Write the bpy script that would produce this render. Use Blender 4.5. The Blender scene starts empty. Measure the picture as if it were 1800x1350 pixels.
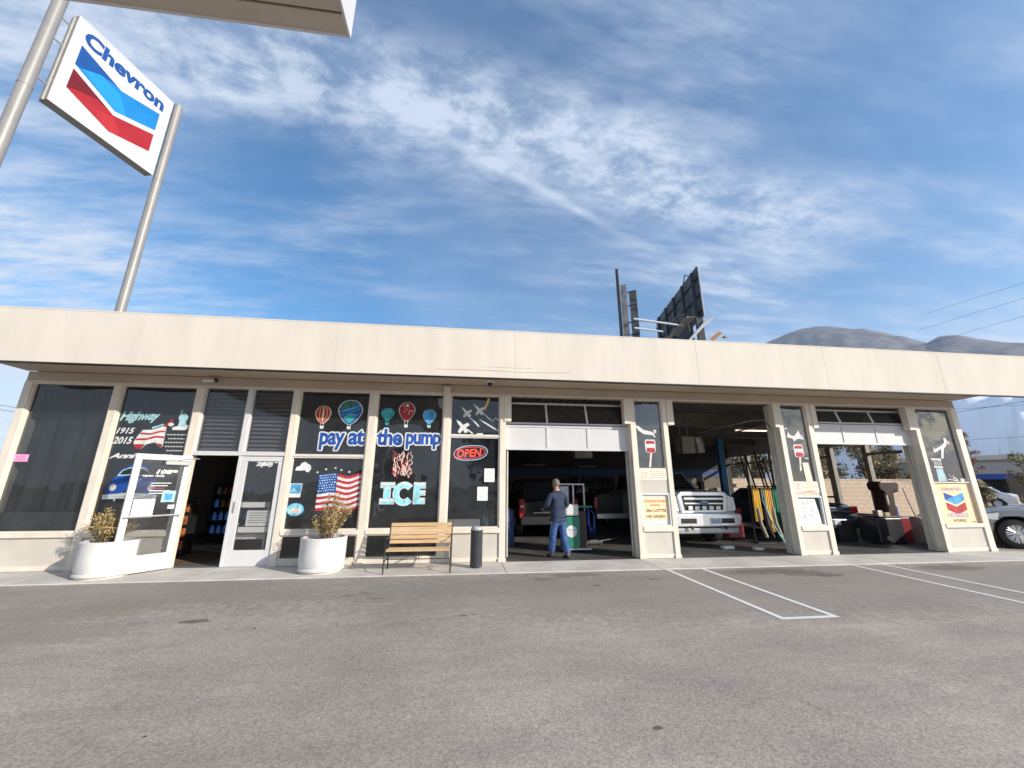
import bpy, math, random
from mathutils import Vector, Matrix
R=math.radians
SC=bpy.context.scene; COL=SC.collection
# ---------------------------------------------------------------- camera
CAMH=1.5; CAMD=8.3705
yaw,pitch,roll=0.12094,0.257864,0.0022965
fw=Vector((math.sin(yaw)*math.cos(pitch),math.cos(yaw)*math.cos(pitch),math.sin(pitch)))
rt=Vector((math.cos(yaw),-math.sin(yaw),0)); up=rt.cross(fw)
r2=rt*math.cos(roll)+up*math.sin(roll); u2=r2.cross(fw)
cd=bpy.data.cameras.new('camera'); cam=bpy.data.objects.new('camera',cd); COL.objects.link(cam)
cd.sensor_width=36; cd.lens=672.7/1800*36; cd.clip_end=20000; cd.clip_start=0.05
M3=Matrix((r2,u2,-fw)).transposed()
cam.matrix_world=Matrix.Translation((0,-CAMD,CAMH))@M3.to_4x4(); SC.camera=cam
# ---------------------------------------------------------------- light
SUN_EL=R(22); SUN_AZ=R(180-54)   # azimuth clockwise from +Y, sun stands behind and right of the camera
wd=bpy.data.worlds.new('World'); SC.world=wd; wd.use_nodes=True
def build_world():
    nt=wd.node_tree; N=nt.nodes; L=nt.links; N.clear()
    out=N.new('ShaderNodeOutputWorld'); bg=N.new('ShaderNodeBackground'); bg.inputs['Strength'].default_value=0.12
    sky=N.new('ShaderNodeTexSky'); sky.sky_type='NISHITA'; sky.sun_disc=False
    sky.sun_elevation=SUN_EL; sky.sun_rotation=SUN_AZ; sky.air_density=1.0; sky.dust_density=0.6; sky.ozone_density=2.0
    tc=N.new('ShaderNodeTexCoord'); sep=N.new('ShaderNodeSeparateXYZ'); L.new(tc.outputs['Generated'],sep.inputs[0])
    def M(op,a,b=None,c=None):
        n=N.new('ShaderNodeMath'); n.operation=op
        for i,v in enumerate((a,b,c)):
            if v is None: continue
            if isinstance(v,(int,float)): n.inputs[i].default_value=v
            else: L.new(v,n.inputs[i])
        return n.outputs[0]
    zc=M('MAXIMUM',sep.outputs[2],0.0); den=M('ADD',zc,0.16)
    px=M('DIVIDE',sep.outputs[0],den); py=M('DIVIDE',sep.outputs[1],den)
    cmb=N.new('ShaderNodeCombineXYZ'); L.new(px,cmb.inputs[0]); L.new(py,cmb.inputs[1])
    def noise(rot,sc,scale,det,rough,dist,off=(0,0,0)):
        mp=N.new('ShaderNodeMapping'); mp.inputs['Rotation'].default_value=(0,0,R(rot)); mp.inputs['Scale'].default_value=sc; mp.inputs['Location'].default_value=off
        L.new(cmb.outputs[0],mp.inputs[0])
        n=N.new('ShaderNodeTexNoise'); n.inputs['Scale'].default_value=scale; n.inputs['Detail'].default_value=det; n.inputs['Roughness'].default_value=rough; n.inputs['Distortion'].default_value=dist
        L.new(mp.outputs[0],n.inputs['Vector']); return n.outputs['Fac']
    def ramp(f,a,b,t='EASE'):
        r=N.new('ShaderNodeMapRange'); r.interpolation_type='SMOOTHSTEP'; r.inputs[1].default_value=a; r.inputs[2].default_value=b; L.new(f,r.inputs[0]); return r.outputs[0]
    streak=noise(-28,(0.7,2.0,1),1.9,10,0.60,0.2,(0.4,2.2,0))
    big=noise(20,(0.7,0.9,1),1.1,4,0.5,0.3,(3.1,1.7,0))
    puff=noise(-12,(1,1.5,1),8.0,12,0.66,0.12,(1,5,0)); fine=noise(-35,(0.7,2.4,1),6.0,11,0.64,0.15,(7,3,0))
    s1=M('MULTIPLY',ramp(streak,0.36,0.70),M('MULTIPLY_ADD',ramp(fine,0.30,0.70),0.68,0.12)); s1=M('MULTIPLY',s1,M('MULTIPLY_ADD',ramp(big,0.32,0.62),0.85,0.15))
    # the brighter bank of rippled cloud that crosses the sky, and a thin trail under it
    wv=M('MULTIPLY',M('SUBTRACT',big,0.5),0.35)
    v=M('ADD',M('SUBTRACT',M('SUBTRACT',py,0.735),M('MULTIPLY',px,0.16)),wv)
    ends=M('MULTIPLY',ramp(px,-1.0,-0.45),ramp(px,1.35,0.85))
    band=M('MULTIPLY',ramp(M('ABSOLUTE',v),0.21,0.02),ends); bandp=M('MULTIPLY',band,M('MULTIPLY_ADD',ramp(puff,0.36,0.64),0.62,0.16))
    v2=M('SUBTRACT',M('SUBTRACT',py,0.80),M('MULTIPLY',px,0.46)); tr=M('MULTIPLY',M('MULTIPLY',ramp(M('ABSOLUTE',v2),0.028,0.0),M('MULTIPLY',ramp(px,-0.15,0.0),ramp(px,0.62,0.3))),0.30)
    left=M('MULTIPLY',ramp(M('ADD',px,M('MULTIPLY',py,0.55)),0.10,-0.75),M('MULTIPLY_ADD',ramp(fine,0.28,0.70),0.55,0.14))
    right=M('MULTIPLY',ramp(px,0.45,1.3),M('MULTIPLY_ADD',ramp(streak,0.34,0.66),0.34,0.02)); right=M('MULTIPLY',right,M('MULTIPLY_ADD',ramp(fine,0.3,0.7),0.6,0.45))
    cl=M('ADD',M('ADD',M('ADD',s1,right),bandp),M('ADD',tr,left))
    lowc=ramp(sep.outputs[2],0.42,0.0); cl=M('ADD',cl,M('MULTIPLY',lowc,0.34)); cl=M('ADD',cl,0.045); cl=M('ADD',cl,M('MULTIPLY',ramp(sep.outputs[2],0.10,0.0),0.4))
    cl=M('MINIMUM',cl,0.92)
    hsv=N.new('ShaderNodeHueSaturation'); hsv.inputs['Saturation'].default_value=1.36; hsv.inputs['Hue'].default_value=0.498; hsv.inputs['Value'].default_value=SKYV; L.new(sky.outputs[0],hsv.inputs['Color'])
    mix=N.new('ShaderNodeMixRGB'); L.new(cl,mix.inputs[0]); L.new(hsv.outputs[0],mix.inputs[1]); mix.inputs[2].default_value=CLOUDC
    L.new(mix.outputs[0],bg.inputs['Color']); L.new(bg.outputs[0],out.inputs['Surface'])
SKYV=.92; CLOUDC=(3.5,3.95,4.7,1)
build_world()
sd=bpy.data.lights.new('sun','SUN'); sd.energy=3.5; sd.angle=R(0.6); sd.color=(1.0,0.93,0.82)
sun=bpy.data.objects.new('sun',sd); COL.objects.link(sun)
sdir=Vector((math.sin(SUN_AZ)*math.cos(SUN_EL),math.cos(SUN_AZ)*math.cos(SUN_EL),math.sin(SUN_EL)))
sun.rotation_euler=sdir.to_track_quat('Z','Y').to_euler()
SC.view_settings.view_transform='Standard'; SC.view_settings.look='None'; SC.view_settings.gamma=1; SC.view_settings.exposure=0.72
SC.cycles.max_bounces=8; SC.cycles.transparent_max_bounces=16; SC.cycles.volume_bounces=2
# ---------------------------------------------------------------- materials
MT={}
def mat(name,col,rough=0.6,metal=0.0,var=0.10,scale=6.0,bump=0.0,bscale=60.0,spec=0.5,emit=None,coat=0.0,col2=None,stretch=(1,1,1),lo=0.35,hi=0.65):
    if name in MT: return MT[name]
    m=bpy.data.materials.new(name); m.use_nodes=True; N=m.node_tree.nodes; L=m.node_tree.links
    b=N['Principled BSDF']; b.inputs['Roughness'].default_value=rough; b.inputs['Metallic'].default_value=metal
    b.inputs['Specular IOR Level'].default_value=spec; b.inputs['Coat Weight'].default_value=coat
    tc=N.new('ShaderNodeTexCoord'); mp=N.new('ShaderNodeMapping'); mp.inputs['Scale'].default_value=stretch; L.new(tc.outputs['Object'],mp.inputs[0])
    n=N.new('ShaderNodeTexNoise'); n.inputs['Scale'].default_value=scale; n.inputs['Detail'].default_value=6; n.inputs['Roughness'].default_value=0.6
    L.new(mp.outputs[0],n.inputs['Vector'])
    mr=N.new('ShaderNodeMapRange'); mr.inputs[1].default_value=lo; mr.inputs[2].default_value=hi; L.new(n.outputs['Fac'],mr.inputs[0])
    mx=N.new('ShaderNodeMixRGB'); L.new(mr.outputs[0],mx.inputs[0])
    c2=col2 if col2 else tuple(min(1,c*(1+var)) for c in col); c1=col if col2 else tuple(c*(1-var) for c in col)
    mx.inputs[1].default_value=(*c1,1); mx.inputs[2].default_value=(*c2,1); L.new(mx.outputs[0],b.inputs['Base Color'])
    if bump:
        n2=N.new('ShaderNodeTexNoise'); n2.inputs['Scale'].default_value=bscale; n2.inputs['Detail'].default_value=4; L.new(mp.outputs[0],n2.inputs['Vector'])
        bp=N.new('ShaderNodeBump'); bp.inputs['Strength'].default_value=bump; bp.inputs['Distance'].default_value=0.01; L.new(n2.outputs['Fac'],bp.inputs['Height']); L.new(bp.outputs[0],b.inputs['Normal'])
    if emit: b.inputs['Emission Color'].default_value=(*emit[:3],1); b.inputs['Emission Strength'].default_value=emit[3]
    MT[name]=m; return m
def glassmat(name,tint,refl=1.5,dirt=0.03,wave=0.06,dcol=(.35,.35,.36),rough=0.015):
    if name in MT: return MT[name]
    m=bpy.data.materials.new(name); m.use_nodes=True; N=m.node_tree.nodes; L=m.node_tree.links; N.clear()
    out=N.new('ShaderNodeOutputMaterial'); tr=N.new('ShaderNodeBsdfTransparent'); tr.inputs[0].default_value=(*tint,1)
    gl=N.new('ShaderNodeBsdfGlossy'); gl.inputs['Roughness'].default_value=rough; df=N.new('ShaderNodeBsdfDiffuse')
    tc=N.new('ShaderNodeTexCoord'); nz=N.new('ShaderNodeTexNoise'); nz.inputs['Scale'].default_value=1.3; nz.inputs['Detail'].default_value=1.5; L.new(tc.outputs['Object'],nz.inputs['Vector'])
    bp=N.new('ShaderNodeBump'); bp.inputs['Strength'].default_value=wave; bp.inputs['Distance'].default_value=0.3; L.new(nz.outputs['Fac'],bp.inputs['Height']); L.new(bp.outputs[0],gl.inputs['Normal'])
    n3=N.new('ShaderNodeTexNoise'); n3.inputs['Scale'].default_value=3; n3.inputs['Detail'].default_value=8; L.new(tc.outputs['Object'],n3.inputs['Vector'])
    df.inputs[0].default_value=(*dcol,1)
    ge=N.new('ShaderNodeNewGeometry'); dp=N.new('ShaderNodeVectorMath'); dp.operation='DOT_PRODUCT'; L.new(ge.outputs['Incoming'],dp.inputs[0]); L.new(ge.outputs['Normal'],dp.inputs[1])
    def mth(op,a,b_=None):
        q=N.new('ShaderNodeMath'); q.operation=op
        for i_,v_ in enumerate((a,b_)):
            if v_ is None: continue
            if isinstance(v_,(int,float)): q.inputs[i_].default_value=v_
            else: L.new(v_,q.inputs[i_])
        return q.outputs[0]
    frn=mth('ADD',mth('MULTIPLY',mth('POWER',mth('SUBTRACT',1.0,mth('ABSOLUTE',dp.outputs['Value'])),5.0),.92),.075)
    mu=N.new('ShaderNodeMath'); mu.operation='MULTIPLY_ADD'; L.new(frn,mu.inputs[0]); mu.inputs[1].default_value=refl; mu.inputs[2].default_value=0.01; mu.use_clamp=True
    m1=N.new('ShaderNodeMixShader'); L.new(mu.outputs[0],m1.inputs[0]); L.new(tr.outputs[0],m1.inputs[1]); L.new(gl.outputs[0],m1.inputs[2])
    md=N.new('ShaderNodeMath'); md.operation='MULTIPLY'; L.new(n3.outputs['Fac'],md.inputs[0]); md.inputs[1].default_value=dirt*2
    m2=N.new('ShaderNodeMixShader'); L.new(md.outputs[0],m2.inputs[0]); L.new(m1.outputs[0],m2.inputs[1]); L.new(df.outputs[0],m2.inputs[2])
    L.new(m2.outputs[0],out.inputs[0]); MT[name]=m; return m
CREAM=mat('cream_paint',(.655,.60,.525),.9,spec=.15,var=.045,stretch=(1,1,.22),scale=2.6,bump=.12,bscale=25)
TRIM=mat('trim_paint',(.71,.65,.555),.5,var=.08,scale=5,bump=.25,bscale=30,stretch=(1,1,.35))
PANEL=mat('panel_paint',(.56,.52,.46),.5,var=.07,scale=2.2,bump=.1)
SOFFIT=mat('soffit_paint',(.50,.41,.31),.7,var=.07,scale=1.2)
WHITE=mat('white_paint',(.60,.60,.615),.4,var=.03,scale=3,bump=.05)
WHITE2=mat('white_enamel',(.66,.66,.66),.45,var=.05,scale=2.5,bump=.08)
GREYM=mat('grey_metal',(.42,.42,.41),.45,.3,var=.1,scale=3)
ALU=mat('aluminium',(.6,.6,.6),.35,.8,var=.08,scale=8)
CHROME=mat('chrome',(.92,.93,.95),.30,.85,var=.03)
BLACKM=mat('black_metal',(.025,.025,.027),.45,.2,var=.2)
RUBBER=mat('black_rubber',(.02,.02,.02),.8,var=.2,scale=20)
DARKP=mat('dark_plastic',(.02,.02,.023),.5,var=.15)
CONC=mat('concrete',(.36,.34,.31),.85,var=.22,scale=2.3,bump=.5,bscale=45)
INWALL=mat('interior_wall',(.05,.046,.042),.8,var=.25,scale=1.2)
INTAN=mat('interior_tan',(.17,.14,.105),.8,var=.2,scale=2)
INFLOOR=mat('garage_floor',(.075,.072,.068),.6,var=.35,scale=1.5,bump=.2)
WOOD=mat('bench_wood',(.52,.33,.17),.6,var=.0,scale=4,stretch=(1,14,14),col2=(.70,.50,.29),bump=.2)
PW=mat('paint_white',(.66,.67,.68),.75,var=.14,scale=14,stretch=(1,1,.5))
def pc(n,c,**k): return mat('paint_'+n,tuple(x*.78 for x in c),.7,var=k.pop('var',.30),scale=k.pop('scale',11),stretch=(1,1,.4),**k)
PB=pc('blue',(.012,.095,.44)); PB2=pc('sky_blue',(.08,.42,.82)); PCY=pc('ice_blue',(.33,.80,.92)); PR=pc('red',(.55,.035,.045)); PO=pc('orange',(.90,.33,.10)); PG=pc('green',(.05,.22,.08)); PT=pc('teal',(.04,.40,.44)); PLB=pc('pale_blue',(.45,.72,.80)); PNK=pc('pink',(.88,.55,.48)); PCR=pc('cream_pink',(.90,.80,.72)); PDR=pc('dark_red',(.40,.03,.04)); PDB=pc('deep_blue',(.02,.10,.42)); PY=pc('yellow',(.85,.62,.2)); PBK=pc('black',(.02,.02,.02))
PAPER=mat('white_paper',(.80,.80,.78),.8,var=.04); ORP=mat('orange_paper',(.90,.52,.22),.8,var=.10,scale=3); ORP2=mat('peach_paper',(.92,.68,.42),.8,var=.06,scale=2); TANP=mat('tan_paper',(.86,.76,.62),.8,var=.07,scale=5); PKP=mat('pink_paper',(.85,.35,.65),.8)
INKR=mat('red_ink',(.70,.10,.05),.8); INKB=mat('dark_ink',(.09,.05,.03),.8); INKG=mat('grey_ink',(.28,.30,.32),.8); INKO=mat('orange_ink',(.80,.30,.10),.8)
GL_DARK=glassmat('dark_window_glass',(.16,.16,.165),.95,.05,.05,dcol=(.30,.34,.38))
GL_TRN=glassmat('transom_glass',(.45,.45,.46),1.0,.05,.04)
GL_CLR=glassmat('clear_glass',(.75,.76,.76),1.3,.035,.05)
GL_SIDE=glassmat('side_window_glass',(.88,.88,.87),.6,.02,.02)
GL_PIL=glassmat('pillar_glass',(.06,.06,.065),2.0,.16,.05,dcol=(.30,.32,.36))
GL_CAR=glassmat('car_glass',(.12,.13,.13),1.6,.01,.0)
# ---------------------------------------------------------------- mesh helpers
def tag(o,label=None,cat=None,group=None,kind=None):
    if label: o['label']=label
    if cat: o['category']=cat
    if group: o['group']=group
    if kind: o['kind']=kind
    return o
def empty(name,loc=(0,0,0),rz=0,**k):
    o=bpy.data.objects.new(name,None); COL.objects.link(o); o.location=loc; o.rotation_euler=(0,0,rz); o.empty_display_size=.2
    return tag(o,**k)
def FR(O,U,V):
    O,U,V=Vector(O),Vector(U).normalized(),Vector(V).normalized(); return (O,U,V,U.cross(V))
FAC=FR((0,0,0),(1,0,0),(0,0,1))     # facade frame, normal is -Y (out to the lot)
class MB:
    def __init__(s): s.v=[];s.f=[];s.m=[];s.mats=[];s.M=None
    def mi(s,m):
        if m is None: return 0
        if m not in s.mats: s.mats.append(m)
        return s.mats.index(m)
    def add(s,vs,fs,m=None):
        b=len(s.v); i=s.mi(m)
        for p in vs:
            p=Vector(p)
            if s.M is not None: p=s.M@p
            s.v.append(p)
        for f in fs: s.f.append([b+k for k in f]); s.m.append(i)
        return s
    def box(s,x0,x1,y0,y1,z0,z1,m=None):
        return s.add([(x0,y0,z0),(x1,y0,z0),(x1,y1,z0),(x0,y1,z0),(x0,y0,z1),(x1,y0,z1),(x1,y1,z1),(x0,y1,z1)],[(3,2,1,0),(4,5,6,7),(0,1,5,4),(1,2,6,5),(2,3,7,6),(3,0,4,7)],m)
    def tube(s,pts,r,n=8,m=None,caps=True,r1=None):
        pts=[Vector(p) for p in pts]; vs=[];fs=[]; k=len(pts)
        for i,p in enumerate(pts):
            d=(pts[min(i+1,k-1)]-pts[max(i-1,0)])
            if d.length<1e-9: d=Vector((0,0,1))
            d.normalize(); a=Vector((0,0,1)) if abs(d.z)<.95 else Vector((1,0,0)); e1=d.cross(a).normalized(); e2=d.cross(e1)
            rr=r if r1 is None else r+(r1-r)*i/(k-1)
            for j in range(n):
                t=2*math.pi*j/n; vs.append(p+e1*rr*math.cos(t)+e2*rr*math.sin(t))
        for i in range(k-1):
            for j in range(n): fs.append((i*n+j,i*n+(j+1)%n,(i+1)*n+(j+1)%n,(i+1)*n+j))
        if caps: fs.append(tuple(range(n))[::-1]); fs.append(tuple((k-1)*n+j for j in range(n)))
        return s.add(vs,fs,m)
    def lathe(s,prof,c=(0,0,0),n=24,m=None,axis='z'):
        vs=[];fs=[]
        for r,h in prof:
            for j in range(n):
                t=2*math.pi*j/n; a,b=r*math.cos(t),r*math.sin(t)
                q={'z':(a,b,h),'y':(a,h,b),'x':(h,a,b)}[axis]; vs.append((c[0]+q[0],c[1]+q[1],c[2]+q[2]))
        for i in range(len(prof)-1):
            for j in range(n): fs.append((i*n+j,i*n+(j+1)%n,(i+1)*n+(j+1)%n,(i+1)*n+j))
        return s.add(vs,fs,m)
    def prism(s,pts,y0,y1,m=None,axis='y'):
        k=len(pts); f=(lambda a,b,y:(a,y,b)) if axis=='y' else ((lambda a,b,y:(y,a,b)) if axis=='x' else (lambda a,b,y:(a,b,y)))
        vs=[f(a,b,y0) for a,b in pts]+[f(a,b,y1) for a,b in pts]
        return s.add(vs,[tuple(range(k)),tuple(range(2*k-1,k-1,-1))]+[(i,k+i,k+(i+1)%k,(i+1)%k) for i in range(k)],m)
    def flat(s,pts,m,fr=FAC,h=.0):
        O,U,V,Nn=fr
        return s.add([O+U*a+V*b+Nn*h for a,b in pts],[tuple(range(len(pts)))],m)
    def rect(s,x0,x1,z0,z1,m,fr=FAC,h=0): return s.flat([(x0,z0),(x1,z0),(x1,z1),(x0,z1)],m,fr,h)
    def ell(s,cx,cz,rx,rz,m,fr=FAC,h=0,n=20,w=0,seed=0):
        rd=random.Random(seed)
        return s.flat([(cx+rx*(1+w*rd.uniform(-1,1))*math.cos(2*math.pi*i/n),cz+rz*(1+w*rd.uniform(-1,1))*math.sin(2*math.pi*i/n)) for i in range(n)],m,fr,h)
    def line(s,pts,w,m,fr=FAC,h=0):
        # a painted stroke, drawn as one band
        vs=[];k=len(pts)
        for i in range(k):
            a=Vector(pts[max(i-1,0)]); b=Vector(pts[min(i+1,k-1)]); d=(b-a).normalized(); n_=Vector((-d.y,d.x))*w/2; p=Vector(pts[i]); vs+=[p+n_,p-n_]
        O,U,V,Nn=fr
        return s.add([O+U*q.x+V*q.y+Nn*h for q in vs],[(2*i,2*i+1,2*i+3,2*i+2) for i in range(k-1)],m)
    def text(s,body,x0,x1,z0,z1,m,fr=FAC,h=0,off=0.0,shear=0.0,sp=1.0,slope=0.0,outline=None,ow=.03):
        if outline:
            for q in range(10):
                a=2*math.pi*q/10; s.text(body,x0+ow*math.cos(a),x1+ow*math.cos(a),z0+ow*math.sin(a),z1+ow*math.sin(a),outline,fr,h+.0003*q,off,shear,sp,slope)
            h=h+.0045
        cu=bpy.data.curves.new('t','FONT'); cu.body=body; cu.offset=off; cu.shear=shear; cu.space_character=sp; cu.resolution_u=3
        ob=bpy.data.objects.new('t',cu); me=bpy.data.meshes.new_from_object(ob)
        vs=[v.co.copy() for v in me.vertices]; fs=[tuple(p.vertices) for p in me.polygons]
        bpy.data.objects.remove(ob); bpy.data.meshes.remove(me); bpy.data.curves.remove(cu)
        if not vs: return s
        ax,bx=min(v.x for v in vs),max(v.x for v in vs); ay,by=min(v.y for v in vs),max(v.y for v in vs)
        O,U,V,Nn=fr; P=[]
        for v in vs:
            t=(v.x-ax)/(bx-ax); a=x0+(x1-x0)*t; b=z0+(z1-z0)*(v.y-ay)/(by-ay)+slope*t
            P.append(O+U*a+V*b+Nn*h)
        return s.add(P,fs,m)
    def build(s,name,m=None,parent=None,bevel=0,smooth=False,loc=None,wid=None,**k):
        me=bpy.data.meshes.new(name); me.from_pydata([tuple(v) for v in s.v],[],s.f); me.validate()
        mats=[x for x in s.mats] if s.mats else []
        if not mats: mats=[m]
        for x in mats: me.materials.append(x if x is not None else m)
        if len(s.mats)>1 and len(me.polygons)==len(s.m): me.polygons.foreach_set('material_index',s.m)
        if smooth:
            me.polygons.foreach_set('use_smooth',[True]*len(me.polygons))
            if smooth is not True: me.set_sharp_from_angle(angle=R(smooth))
        me.update(); o=bpy.data.objects.new(name,me); COL.objects.link(o)
        if parent: o.parent=parent
        if loc: o.location=loc
        if bevel:
            b=o.modifiers.new('bevel','BEVEL'); b.width=bevel; b.segments=2; b.limit_method='ANGLE'; b.harden_normals=False
        return tag(o,**k)
def B(name,x0,x1,y0,y1,z0,z1,m,parent=None,bevel=0,**k): return MB().box(x0,x1,y0,y1,z0,z1).build(name,m,parent,bevel,**k)
def copy_tree(o,parent=None):
    c=o.copy(); COL.objects.link(c)
    if parent: c.parent=parent
    for ch in list(o.children): copy_tree(ch,c)
    return c
def leaves(mb,clumps,n,size,m,rd,up=.3):
    for i in range(n):
        c,rr=clumps[rd.randrange(len(clumps))]
        while 1:
            q=Vector((rd.uniform(-1,1),rd.uniform(-1,1),rd.uniform(-1,1)))
            if q.length<=1: break
        q=q*(.55+.45*rd.random()) if q.length>0 else q
        p=Vector(c)+Vector((q.x*rr[0],q.y*rr[1],q.z*rr[2]))
        a=Vector((rd.gauss(0,1),rd.gauss(0,1),rd.gauss(0,1)+up)).normalized(); b=a.orthogonal().normalized(); b.rotate(Matrix.Rotation(rd.uniform(0,6.28),3,a)); c2=a.cross(b); s_=size*rd.uniform(.6,1.4)
        mb.add([p-b*s_,p+c2*s_*.5,p+b*s_,p-c2*s_*.5],[(0,1,2,3)],m)
#@@GROUND
# ---------------------------------------------------------------- ground
def asphalt():
    m=bpy.data.materials.new('asphalt'); m.use_nodes=True; N=m.node_tree.nodes; L=m.node_tree.links; b=N['Principled BSDF']; b.inputs['Roughness'].default_value=.85; b.inputs['Specular IOR Level'].default_value=.3
    tc=N.new('ShaderNodeTexCoord'); V=tc.outputs['Object']
    def noise(sc,det=4,ro=.6,st=(1,1,1)):
        mp=N.new('ShaderNodeMapping'); mp.inputs['Scale'].default_value=st; L.new(V,mp.inputs[0])
        n=N.new('ShaderNodeTexNoise'); n.inputs['Scale'].default_value=sc; n.inputs['Detail'].default_value=det; n.inputs['Roughness'].default_value=ro; L.new(mp.outputs[0],n.inputs['Vector']); return n.outputs['Fac']
    def mr(f,a,b_,c=0,d=1):
        n=N.new('ShaderNodeMapRange'); n.inputs[1].default_value=a; n.inputs[2].default_value=b_; n.inputs[3].default_value=c; n.inputs[4].default_value=d; L.new(f,n.inputs[0]); return n.outputs[0]
    def mix(f,a,c,mode='MIX'):
        n=N.new('ShaderNodeMixRGB'); n.blend_type=mode
        for i,v in enumerate((f,a,c)):
            if isinstance(v,(int,float)): n.inputs[i].default_value=v
            elif isinstance(v,tuple): n.inputs[i].default_value=(*v,1)
            else: L.new(v,n.inputs[i])
        return n.outputs[0]
    base=mix(mr(noise(.35,6,.62),.36,.64),(.345,.298,.258),(.445,.388,.335))
    base=mix(mr(noise(1.5,7,.7,(.5,1.6,1)),.40,.66,0,.55),base,(.235,.222,.212))
    base=mix(mr(noise(.16,3,.5),.55,.68,0,.4),base,(.42,.385,.34))
    vo=N.new('ShaderNodeTexVoronoi'); vo.inputs['Scale'].default_value=88; L.new(V,vo.inputs['Vector'])
    sx=N.new('ShaderNodeSeparateColor'); L.new(vo.outputs['Color'],sx.inputs[0])
    agg=mr(sx.outputs[0],0,1,.77,1.23); g=N.new('ShaderNodeCombineColor'); [L.new(agg,g.inputs[i]) for i in range(3)]
    base=mix(1.0,base,g.outputs[0],'MULTIPLY')
    fine=mr(noise(42,5,.8),.3,.7,.87,1.13); g2=N.new('ShaderNodeCombineColor'); [L.new(fine,g2.inputs[i]) for i in range(3)]
    base=mix(1.0,base,g2.outputs[0],'MULTIPLY')
    # oil spots and scraps of pale grit: irregular patches fixed on the ground
    sep=N.new('ShaderNodeSeparateXYZ'); L.new(V,sep.inputs[0]); wob=noise(9,4,.6)
    def M(op,a,b_=None):
        n=N.new('ShaderNodeMath'); n.operation=op
        for i,v in enumerate((a,b_)):
            if v is None: continue
            if isinstance(v,(int,float)): n.inputs[i].default_value=v
            else: L.new(v,n.inputs[i])
        return n.outputs[0]
    for (x,y,rx,ry,c,st) in SPOTS:
        dx=M('MULTIPLY',M('SUBTRACT',sep.outputs[0],x),1/rx); dy=M('MULTIPLY',M('SUBTRACT',sep.outputs[1],y),1/ry)
        d=M('SQRT',M('ADD',M('MULTIPLY',dx,dx),M('MULTIPLY',dy,dy))); d=M('ADD',d,M('MULTIPLY',wob,1.6))
        base=mix(mr(d,1.55,1.95,st,0),base,c)
    # hairline cracks
    wv=N.new('ShaderNodeTexNoise'); wv.inputs['Scale'].default_value=2.2; wv.inputs['Detail'].default_value=6; L.new(V,wv.inputs['Vector'])
    ad=N.new('ShaderNodeMixRGB'); ad.blend_type='ADD'; ad.inputs[0].default_value=.9; L.new(V,ad.inputs[1]); L.new(wv.outputs['Color'],ad.inputs[2])
    cr=N.new('ShaderNodeTexVoronoi'); cr.feature='DISTANCE_TO_EDGE'; cr.inputs['Scale'].default_value=.27; L.new(ad.outputs[0],cr.inputs['Vector'])
    cm=M('MULTIPLY',mr(cr.outputs['Distance'],.0,.004,.35,0),mr(noise(.5,3),.50,.60)); base=mix(cm,base,(.11,.10,.09))
    dots=N.new('ShaderNodeTexVoronoi'); dots.inputs['Scale'].default_value=2.1; L.new(V,dots.inputs['Vector'])
    sc2=N.new('ShaderNodeSeparateColor'); L.new(dots.outputs['Color'],sc2.inputs[0])
    dm=M('MULTIPLY',M('LESS_THAN',dots.outputs['Distance'],.045),M('GREATER_THAN',sc2.outputs[1],.72)); base=mix(dm,base,(.055,.05,.045))
    dots2=N.new('ShaderNodeTexVoronoi'); dots2.inputs['Scale'].default_value=3.7; L.new(V,dots2.inputs['Vector'])
    sc3=N.new('ShaderNodeSeparateColor'); L.new(dots2.outputs['Color'],sc3.inputs[0])
    dm2=M('MULTIPLY',M('LESS_THAN',dots2.outputs['Distance'],.035),M('GREATER_THAN',sc3.outputs[1],.82)); base=mix(dm2,base,(.5,.48,.44))
    L.new(base,b.inputs['Base Color'])
    bp=N.new('ShaderNodeBump'); bp.inputs['Strength'].default_value=.4; bp.inputs['Distance'].default_value=.004; L.new(M('ADD',M('MULTIPLY',sx.outputs[0],.4),noise(60,3)),bp.inputs['Height']); L.new(bp.outputs[0],b.inputs['Normal'])
    return m
OILC=(.07,.063,.056)
SPOTS=[(-3.0,-3.05,.16,.07,OILC,.75),(-1.53,-2.15,.10,.05,OILC,.7),(-1.35,-2.05,.12,.04,OILC,.7),(-1.18,-2.35,.13,.04,OILC,.7),(.05,-3.2,.05,.03,OILC,.9),(.17,-3.17,.03,.02,OILC,.9),(1.35,-1.5,.22,.10,OILC,.6),(1.75,-1.42,.12,.06,OILC,.6),(5.6,-1.35,.9,.22,OILC,.65),(6.1,-1.6,.5,.2,OILC,.6),(6.4,-1.75,.28,.12,OILC,.8),(9.3,-1.45,.7,.25,OILC,.6),(2.0,-1.25,.5,.12,OILC,.5),(3.2,-1.7,.10,.06,OILC,.7),(1.3,-5.55,.035,.018,OILC,.8),(.85,-5.95,.05,.05,(.55,.53,.5),.8),(5.5,-2.3,8.5,1.5,(.20,.185,.17),.45),(-3,-1.7,6.5,.8,(.20,.185,.17),.4),(-5.2,-2.6,1.6,.35,(.25,.225,.185),.55),(-4.6,-3.3,1.3,.4,(.20,.19,.18),.35),(2.1,-2.0,.07,.05,OILC,.7)]
ASPH=asphalt()
g=MB(); 
xs=[-300,-120,-40,-9,40,300,3900]; ys=[-300,-120,-60,-9,60,300,3900]
g.add([(x,y,-.016) for y in ys for x in xs],[(j*7+i,j*7+i+1,(j+1)*7+i+1,(j+1)*7+i) for j in range(6) for i in range(6)])
g.build('ground',ASPH,kind='structure')
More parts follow.
